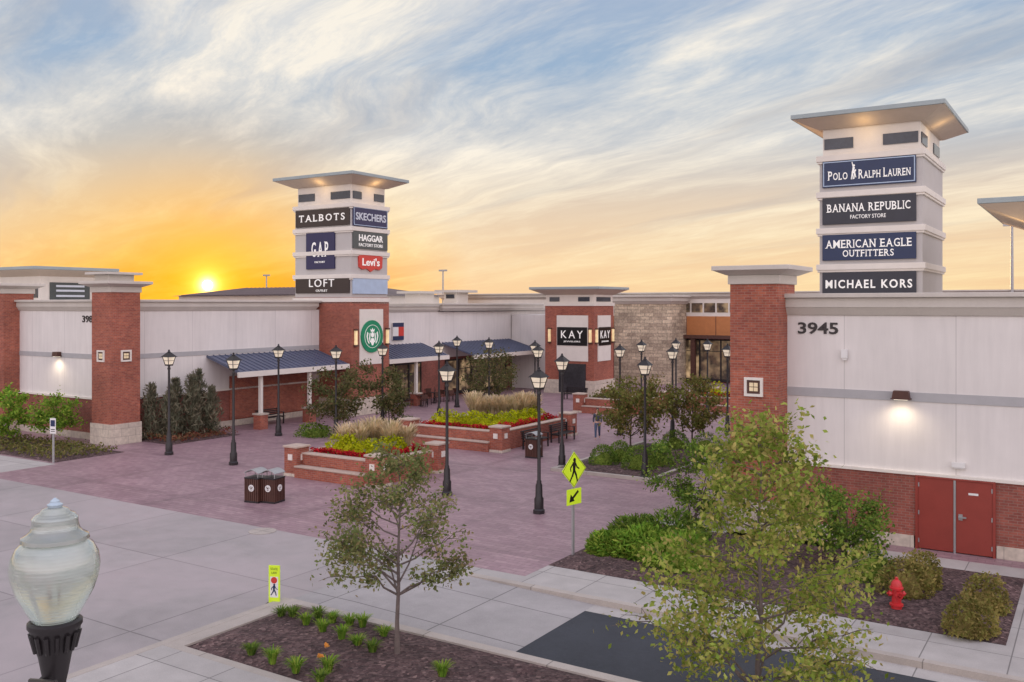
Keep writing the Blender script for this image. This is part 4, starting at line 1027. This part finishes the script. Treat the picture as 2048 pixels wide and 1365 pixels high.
def cafe_table(label, u, v, group):
    t = thing('cafe_table', label, 'table', u, v, 0, 0, group)
    MB().lathe([(.38, .72), (.4, .735), (.4, .75), (.0, .75)], n=20).build('tabletop', M_BLACK, t); MB().lathe([(.22, 0), (.22, .02), (.03, .05), (.03, .72)], n=12).build('pedestal', M_BLACK, t); return t
def cafe_chair(label, u, v, rot, group):
    t = thing('cafe_chair', label, 'chair', u, v, 0, rot, group)
    MB().box(-.21, .21, -.21, .21, .43, .46).build('seat', M_BROWNMETAL, t); MB().box(-.2, .2, .19, .22, .56, .86).build('backrest', M_BROWNMETAL, t)
    for x in (-.19, .19):
        for y in (-.19, .2): MB().box(x-.015, x+.015, y-.015, y+.015, 0, .43 if y < 0 else .86).build('leg', M_BLACK, t)
    return t
g1 = 'round dark cafe table on the paving beside the round emblem tower'; g2 = 'dark cafe chair at the tables beside the round emblem tower'
t1 = c1 = None
for i, (px, py) in enumerate(((842, 812), (868, 806), (895, 802), (850, 798))):
    u, v = ground(px, py)
    if t1 is None: t1 = cafe_table(g1, u, v, 'cafe tables')
    else: dup(t1, u, v)
    for a in (0, 2.2, 4.2):
        uu, vv = u+.72*math.sin(a), v+.72*math.cos(a)
        if c1 is None: c1 = cafe_chair(g2, uu, vv, -a, 'cafe chairs')
        else: dup(c1, uu, vv, None, -a)

# tall light poles
def tall_pole(label, px, Y, ztop):
    X = (px-CX)/F*Y; u, v = CT*X+ST*Y, -ST*X+CT*Y
    t = thing('light_pole', label, 'light pole', u, v)
    MB().lathe([(.16, 0), (.09, ztop)], n=10).build('pole', M_GREYM, t); MB().box(-.6, .6, -.12, .12, ztop, ztop+.22).build('lamp_head', M_GREYM, t)
tall_pole('tall thin parking light pole against the sky right of the emblem tower', 886, 120, 11.4)
tall_pole('thin light pole against the glow left of the emblem tower', 533, 130, 11.1)
tall_pole('thin dark pole rising beside the tower at the right edge', 2024, 70, 13.0)

# ------------------------------------------------------------------ trees and shrubs
tu, tv = ground(795, 1322)
make_tree('young_tree', 'sparse olive leaved young tree standing in the mulch island', 'tree', tu, tv, 4.15, .37, 1.62, egg_p, 6200, .09, L_OLIVE, M_BARKG, 26, spread=.1, tr=.048, twigs=7, z=.12, tw=(.16, .34), rise=(.35, .75), uneven=(.1, 1.8))
tu, tv = ground(1520, 1450)
make_tree('young_tree', 'leafy yellow green tree at the right of the foreground', 'tree', tu, tv, 5.1, .10, 2.25, cone_p, 12500, .105, L_YELLOW, M_BARKG, 40, spread=.095, tr=.05, twigs=7, z=.12, rise=(.2, .6), tw=(.18, .4), uneven=(.1, 1.9))
for (px, py, h, rr, cb, nl, lm, lab, mt) in (
 (1262, 905, 3.35, 1.65, .3, 4200, L_PLAZA, 'round headed dull green tree behind the clipped bushes, left one', 1),
 (1385, 895, 3.3, 1.35, .28, 3600, L_PLAZA, 'round headed dull green tree left of the right brick pier', 1),
 (668, 872, 3.5, 1.55, .22, 3800, L_DARK, 'dark bushy tree in front of the tower base', 2),
 (783, 862, 3.6, 1.45, .22, 3600, L_DARK, 'dark bushy tree between the round emblem and the nearest planter', 2),
 (978, 822, 3.9, 1.9, .25, 3600, L_DARK, 'dark tree in front of the distant blue awning', 1),
 (1385, 1052, 2.75, 1.15, .1, 4800, L_GREEN, 'bushy green shrub tree at the foot of the right brick pier', 3),
 (1695, 1135, 2.2, 1.25, .14, 4800, L_GREEN, 'spreading green shrub tree below the double red doors', 3),
 (18, 890, 2.8, .95, .2, 2400, L_BRIGHT, 'bright green maple cut by the left edge', 1),
 (105, 888, 2.35, 1.25, .3, 2400, L_BRIGHT, 'bright green small maple near the corner pier', 1)):
    u, v = ground(px, py)
    make_tree('small_tree', lab, 'tree', u, v, h, cb, rr, oval_p, nl, .16 if py < 1000 else .105, lm, M_BARK, 15, spread=.19, tr=.05, twigs=5, multi=mt)
# junipers
for i, (u, v, r, h) in enumerate(((-41.7, 30.4, .5, 2.9), (-41.0, 31.0, .55, 2.5), (-41.6, 31.8, .5, 3.1), (-40.9, 32.3, .55, 3.3), (-41.4, 33.1, .55, 3.5), (-40.7, 33.4, .45, 2.6))):
    spike('columnar_juniper', 'grey green columnar juniper against the wall right of the corner pier', 'juniper', u, v, r, h, 1100, .34, L_JUNI, 'junipers by the corner pier')
cover('ground_cover', 'russet ground cover around the junipers', 'ground cover', (-42.3, -39.4, 29.9, 34.1), .07, 1500, .14, L_RUSSET, .4)
cover('ground_cover', 'low green and brown planting in the left bed', 'ground cover', (-60, -39.5, 23.9, 27.0), .07, 5000, .15, L_COVER, .45)
for i, (px, py, rx, rz, lab) in enumerate(((1207, 932, .65, .85, 'clipped round bush, leftmost by the low kerb'), (1240, 926, .62, .9, 'clipped round bush, second from the left by the low kerb'), (1278, 942, .75, 1.0, 'clipped round bush just left of a lamp post foot'), (1316, 934, .7, .95, 'clipped round bush just right of a lamp post foot'), (1350, 899, .7, .85, 'clipped round bush under the right round tree'), (1412, 907, .78, .9, 'clipped round bush close to the right brick pier'))):
    shrub('clipped_bush', lab, 'bush', *ground(px, py), rx, rz, 1700, .075, L_GREEN, z=.08, even=True)
shrub('clipped_bush', 'low green bush at the left foot of the nearest planter', 'bush', *ground(632, 872), 1.0, .7, 900, .12, L_GREEN)
shrub('clipped_bush', 'low green bush behind the nearest planter by the dark tree', 'bush', *ground(800, 862), 1.2, .8, 900, .12, L_GREEN)
for (px, py, rx, ry, rz, lm, lab) in ((1222, 1112, .65, .6, .6, L_BRIGHT, 'spreading juniper nearest the crossing sign'), (1290, 1118, .95, .75, .75, L_BRIGHT, 'bright green spreading juniper behind the sign, middle one'), (1360, 1135, .95, .85, .8, L_BRIGHT, 'bright green spreading juniper beside the big yellow tree'), (1275, 1085, .9, .7, .7, L_GREEN, 'green juniper at the back left of the bed by the sign'), (1345, 1088, 1.0, .8, .85, L_GREEN, 'darker green juniper at the back of the bed by the sign')):
    u, v = ground(px, py); n = 1700
    pos = shrub_pos(rx, ry, rz, n); d_ = pos/np.linalg.norm(pos, axis=1)[:, None]; d_[:, 2] += .15
    o = leaf_mesh('spreading_juniper', pos, .2, lm, None, .28, 0, d_, extra=blob(rx*.75, ry*.75, rz*.75)); o.location = P(u, v, .06); tag(o, lab, 'juniper')
for (px, py, rx, rz, lm, lab) in ((1742, 1165, .55, .85, L_GREEN, 'dark green bush left of the red hydrant'), (1812, 1195, .62, .9, L_BROWN, 'bronze green bush behind the red hydrant'), (1850, 1180, .5, .85, L_BROWN, 'bronze bush a little right of the red hydrant'), (1942, 1272, .52, .78, L_BROWN, 'bronze bush nearest the right edge'), (1975, 1228, .5, .8, L_BROWN, 'bronze bush behind the one nearest the right edge')):
    shrub('bronze_bush', lab, 'bush', *ground(px, py), rx, rz, 1500, .085, lm, z=.05)
# lilies in the island
for i, (px, py) in enumerate(((563, 1245), (612, 1262), (645, 1278), (637, 1250), (684, 1292), (700, 1262), (745, 1318), (768, 1286), (725, 1265), (503, 1322), (545, 1340), (592, 1358), (640, 1380), (656, 1358), (885, 1368), (585, 1248), (665, 1258), (715, 1305))):
    lab = 'green strappy lily clump growing in the mulch island'
    blades('lily_clump', lab, 'plant', *ground(px, py), .24, .36*random.uniform(.75, 1.15), 110, L_BRIGHT if i % 3 else L_GREEN, 'lily clumps in the island', .12, .010)
for (px, py, hh, lab) in ((652, 1345, .40, 'pale orange lily bloom, the higher one above the mulch island'), (640, 1362, .34, 'pale orange lily bloom, the lower one above the mulch island')):
    u, v = ground(px, py)
    fl = rng.normal(size=(18, 3))*np.array([.018, .018, .018])+np.array([0, 0, hh])
    o = leaf_mesh('lily_flower', fl, .085, L_ORF); o.location = P(u, v, .12); tag(o, lab, 'flower')

# ------------------------------------------------------------------ person
def skin_obj(name, joints, edges, mat, parent, root=0, sub=1):
    me = bpy.data.meshes.new(name); me.from_pydata([j[0] for j in joints], edges, []); me.update(); me.materials.append(mat)
    o = bpy.data.objects.new(name, me); COL.objects.link(o); o.parent = parent
    o.modifiers.new('skin', 'SKIN').use_smooth_shade = True
    lay = me.skin_vertices[0].data if me.skin_vertices else None
    if lay:
        for i, j in enumerate(joints): lay[i].radius = (j[1], j[2] if len(j) > 2 else j[1]); lay[i].use_root = (i == root)
    sd = o.modifiers.new('sub', 'SUBSURF'); sd.levels = sub; sd.render_levels = sub
    return o
pu, pv = ground(1195, 879)
pe = thing('person', 'person in dark jacket and blue trousers walking past the long planter', 'person', pu, pv, 0, R(25))
pe.scale = (.93, .93, .93)
M_SKIN = plain('skin', (.50, .30, .22), .6, .05); M_JKT = plain('jacket', (.06, .07, .10), .8, .15, 8); M_TRS = plain('trousers', (.07, .10, .17), .8, .15, 8); M_HAIR = plain('hair', (.05, .03, .02), .6, .2, 20)
J = [((0, 0, .95), .11, .085), ((0, 0, 1.15), .11, .08), ((0, .01, 1.38), .13, .085), ((0, 0, 1.48), .055), ((0, -.01, 1.56), .065), ((0, -.015, 1.63), .085, .095), ((0, -.01, 1.71), .07, .08),
     ((-.17, 0, 1.40), .055), ((-.22, .06, 1.14), .042), ((-.22, -.06, .92), .03), ((.17, 0, 1.40), .055), ((.22, -.06, 1.14), .042), ((.21, -.2, .94), .03),
     ((-.09, 0, .88), .085), ((-.1, -.14, .5), .058), ((-.1, -.18, .09), .038), ((-.1, -.3, .045), .035), ((.09, 0, .88), .085), ((.1, .06, .49), .058), ((.1, .28, .14), .038), ((.1, .2, .05), .033)]
E = [(0, 1), (1, 2), (2, 3), (3, 4), (4, 5), (5, 6), (2, 7), (7, 8), (8, 9), (2, 10), (10, 11), (11, 12), (0, 13), (13, 14), (14, 15), (15, 16), (0, 17), (17, 18), (18, 19), (19, 20)]
J.append(((0, -.11, 1.62), .014)); E.append((5, len(J)-1))
for wi, sx in ((9, -1), (12, 1)):
    w0 = Vector(J[wi][0]); J.append((tuple(w0+Vector((0, -.02, -.06))), .026, .016)); pi_ = len(J)-1; E.append((wi, pi_)); pc = Vector(J[pi_][0])
    for k_ in range(4):
        a1 = pc+Vector((0, -.03+.02*k_, -.05)); a2 = a1+Vector((-sx*.012, 0, -.035-.006*(k_ in (1, 2))))
        J.append((tuple(a1), .009)); J.append((tuple(a2), .007)); E += [(pi_, len(J)-2), (len(J)-2, len(J)-1)]
    J.append((tuple(pc+Vector((0, -.05, -.01))), .01)); E.append((pi_, len(J)-1))
skin_obj('body', J, E, M_SKIN, pe)
Jk = [((0, 0, .93), .135, .11), ((0, 0, 1.15), .13, .1), ((0, .01, 1.38), .15, .1), ((0, 0, 1.45), .07), ((-.175, 0, 1.40), .07), ((-.222, .06, 1.14), .056), ((-.222, -.05, .95), .046), ((.175, 0, 1.40), .07), ((.222, -.06, 1.14), .056), ((.212, -.185, .965), .046)]
skin_obj('jacket', Jk, [(0, 1), (1, 2), (2, 3), (2, 4), (4, 5), (5, 6), (2, 7), (7, 8), (8, 9)], M_JKT, pe)
Jt = [((0, 0, .95), .125, .1), ((-.09, 0, .86), .1), ((-.1, -.14, .5), .072), ((-.1, -.18, .1), .058), ((.09, 0, .86), .1), ((.1, .06, .49), .072), ((.1, .28, .15), .058)]
skin_obj('trousers', Jt, [(0, 1), (1, 2), (2, 3), (0, 4), (4, 5), (5, 6)], M_TRS, pe)
skin_obj('hair', [((0, .03, 1.60), .075), ((0, .02, 1.70), .092, .098), ((0, 0, 1.755), .075)], [(0, 1), (1, 2)], M_HAIR, pe)

# ------------------------------------------------------------------ world, sun, camera
w = bpy.data.worlds.new('World'); scene.world = w; w.use_nodes = True
nt = NT(w.node_tree); w.node_tree.nodes.clear()
out = nt.n('ShaderNodeOutputWorld')
gen = nt.n('ShaderNodeTexCoord').outputs['Generated']
nv = nt.n('ShaderNodeVectorMath', operation='NORMALIZE'); nt.link(gen, nv.inputs[0]); D = nv.outputs[0]
x, y, z = nt.sep(D)
saz = math.atan2((415-CX)/F, 1.0); sel = math.atan2(HZ-571, F*math.sqrt(1+((415-CX)/F)**2))
SD = Vector((math.sin(saz)*math.cos(sel), math.cos(saz)*math.cos(sel), math.sin(sel)))
def dot(vec, c):
    o = nt.n('ShaderNodeVectorMath', operation='DOT_PRODUCT'); nt.link(vec, o.inputs[0]); o.inputs[1].default_value = c; return o.outputs['Value']
zc = nt.math('MAXIMUM', z, 0.0)
dh = nt.math('ADD', nt.math('MULTIPLY', x, math.sin(saz)), nt.math('MULTIPLY', y, math.cos(saz)))
L = lambda *c: s2l(c)
right = nt.ramp(zc, [(0, L(249, 210, 160)), (.05, L(245, 211, 168)), (.11, L(226, 206, 184)), (.17, L(188, 194, 202)), (.25, L(154, 179, 206)), (.5, L(184, 186, 206)), (1, L(180, 182, 206))])
left = nt.ramp(zc, [(0, L(252, 156, 26)), (.028, L(252, 178, 64)), (.065, L(246, 200, 124)), (.11, L(233, 206, 162)), (.16, L(200, 197, 186)), (.22, L(160, 179, 194)), (.28, L(138, 165, 190)), (.5, L(184, 186, 206)), (1, L(180, 182, 206))])
sunside = nt.mapr(dh, .962, .998)
base = nt.mix(sunside, right, left)
den = nt.math('ADD', zc, .10)
pvec = nt.combine(nt.math('DIVIDE', x, den), nt.math('DIVIDE', y, den))
sa = R(-33); dS = (math.sin(sa), math.cos(sa), 0); dP = (math.cos(sa), -math.sin(sa), 0)
A = dot(pvec, dS); B = dot(pvec, dP)
warp = nt.noise(nt.combine(nt.math('MULTIPLY', A, .45), nt.math('MULTIPLY', B, .55)), 1.0, 3)
B2 = nt.math('ADD', B, nt.math('MULTIPLY', nt.math('SUBTRACT', warp, .5), .8))
c1_ = nt.noise(nt.combine(nt.math('MULTIPLY', A, .36), nt.math('MULTIPLY', B2, 1.1), 3.3), 1.0, 7, .66, .15)
c2_ = nt.noise(nt.combine(nt.math('MULTIPLY', A, 1.2), nt.math('MULTIPLY', B2, 4.6), 9.1), 1.0, 6, .7, .3)
cd = Vector((-.13, 1, .25)).normalized()
bias = nt.mapr(dot(D, cd), math.cos(R(15)), math.cos(R(3)), 0, .08)
m1 = nt.mapr(nt.math('ADD', c1_, bias), .44, .62); m2 = nt.mapr(c2_, .42, .68)
mask = nt.math('ADD', nt.math('MULTIPLY', m1, .60), nt.math('MULTIPLY', nt.math('MULTIPLY', m2, nt.math('ADD', m1, .35)), .46), True)
cream = nt.mix(nt.mapr(zc, .02, .17), c4(L(255, 228, 176)), c4(L(252, 244, 230)))
gold = nt.mix(nt.mapr(zc, .0, .12), c4(L(255, 204, 60)), c4(L(255, 232, 172)))
ccol = nt.mix(nt.math('MULTIPLY', sunside, nt.mapr(zc, .05, .17, 1, 0)), cream, gold)
skyc = nt.mix(nt.math('MULTIPLY', mask, .95), base, ccol)
dk = nt.noise(nt.combine(nt.math('MULTIPLY', A, .25), nt.math('MULTIPLY', B2, 1.8), 21.0), 1.0, 4, .6)
skyc = nt.mix(nt.math('MULTIPLY', nt.mapr(dk, .53, .70), nt.mapr(zc, .03, .12, 0, .42)), skyc, c4(L(184, 180, 180)))
back = nt.ramp(zc, [(0, L(230, 212, 207)), (.3, L(220, 208, 210)), (1, L(180, 182, 206))])
skyc = nt.mix(nt.mapr(dh, .45, -.2), skyc, back)
d3 = nt.math('MAXIMUM', dot(D, SD), 0.0)
def addc(c, f, col, k):
    kk = nt.math('MULTIPLY', f, k)
    return nt.mix(1.0, c, nt.mix(1.0, nt.combine(kk, kk, kk), c4(col), 'MULTIPLY'), 'ADD')
skyc = nt.mix(nt.math('MULTIPLY', nt.math('POWER', d3, 170.0), .66), skyc, c4((1.0, .46, .010)))
skyc = addc(skyc, nt.math('POWER', d3, 900.0), (1, .52, .03), .28)
skyc = addc(skyc, nt.math('POWER', d3, 6000.0), (1, .62, .10), .8)
skyc = addc(skyc, nt.math('POWER', d3, 40000.0), (1, .80, .4), 3.0)
skyc = addc(skyc, nt.mapr(d3, math.cos(R(.30)), math.cos(R(.2))), (1, .94, .75), 25)
gain = nt.mapr(dh, .35, -.35, 1.0, 2.2)
skyc = nt.mix(1.0, skyc, nt.combine(gain, gain, gain), 'MULTIPLY')
bg = nt.n('ShaderNodeBackground'); nt.link(skyc, bg.inputs[0]); bg.inputs[1].default_value = 1.0
sky = nt.n('ShaderNodeTexSky'); sky.sky_type = 'NISHITA'; sky.sun_disc = False; sky.sun_elevation = sel; sky.sun_rotation = saz
bg2 = nt.n('ShaderNodeBackground'); nt.link(sky.outputs[0], bg2.inputs[0]); bg2.inputs[1].default_value = .004
ad = nt.n('ShaderNodeAddShader'); nt.link(bg.outputs[0], ad.inputs[0]); nt.link(bg2.outputs[0], ad.inputs[1]); nt.link(ad.outputs[0], out.inputs[0])

sl = bpy.data.lights.new('sun', 'SUN'); sl.energy = 3.0; sl.angle = R(.6); sl.color = (1, .60, .28)
so = bpy.data.objects.new('sun', sl); COL.objects.link(so); so.rotation_euler = (-SD).to_track_quat('-Z', 'Y').to_euler()

cam = bpy.data.cameras.new('camera'); co = bpy.data.objects.new('camera', cam); COL.objects.link(co)
co.location = (0, 0, HC); co.rotation_euler = (R(90), 0, 0)
cam.sensor_width = 36; cam.lens = 36*F/2048; cam.shift_y = -(682.5-HZ)/2048; cam.clip_end = 5000; cam.clip_start = .1
scene.camera = co
scene.view_settings.view_transform = 'Standard'; scene.view_settings.look = 'None'; scene.view_settings.exposure = 0
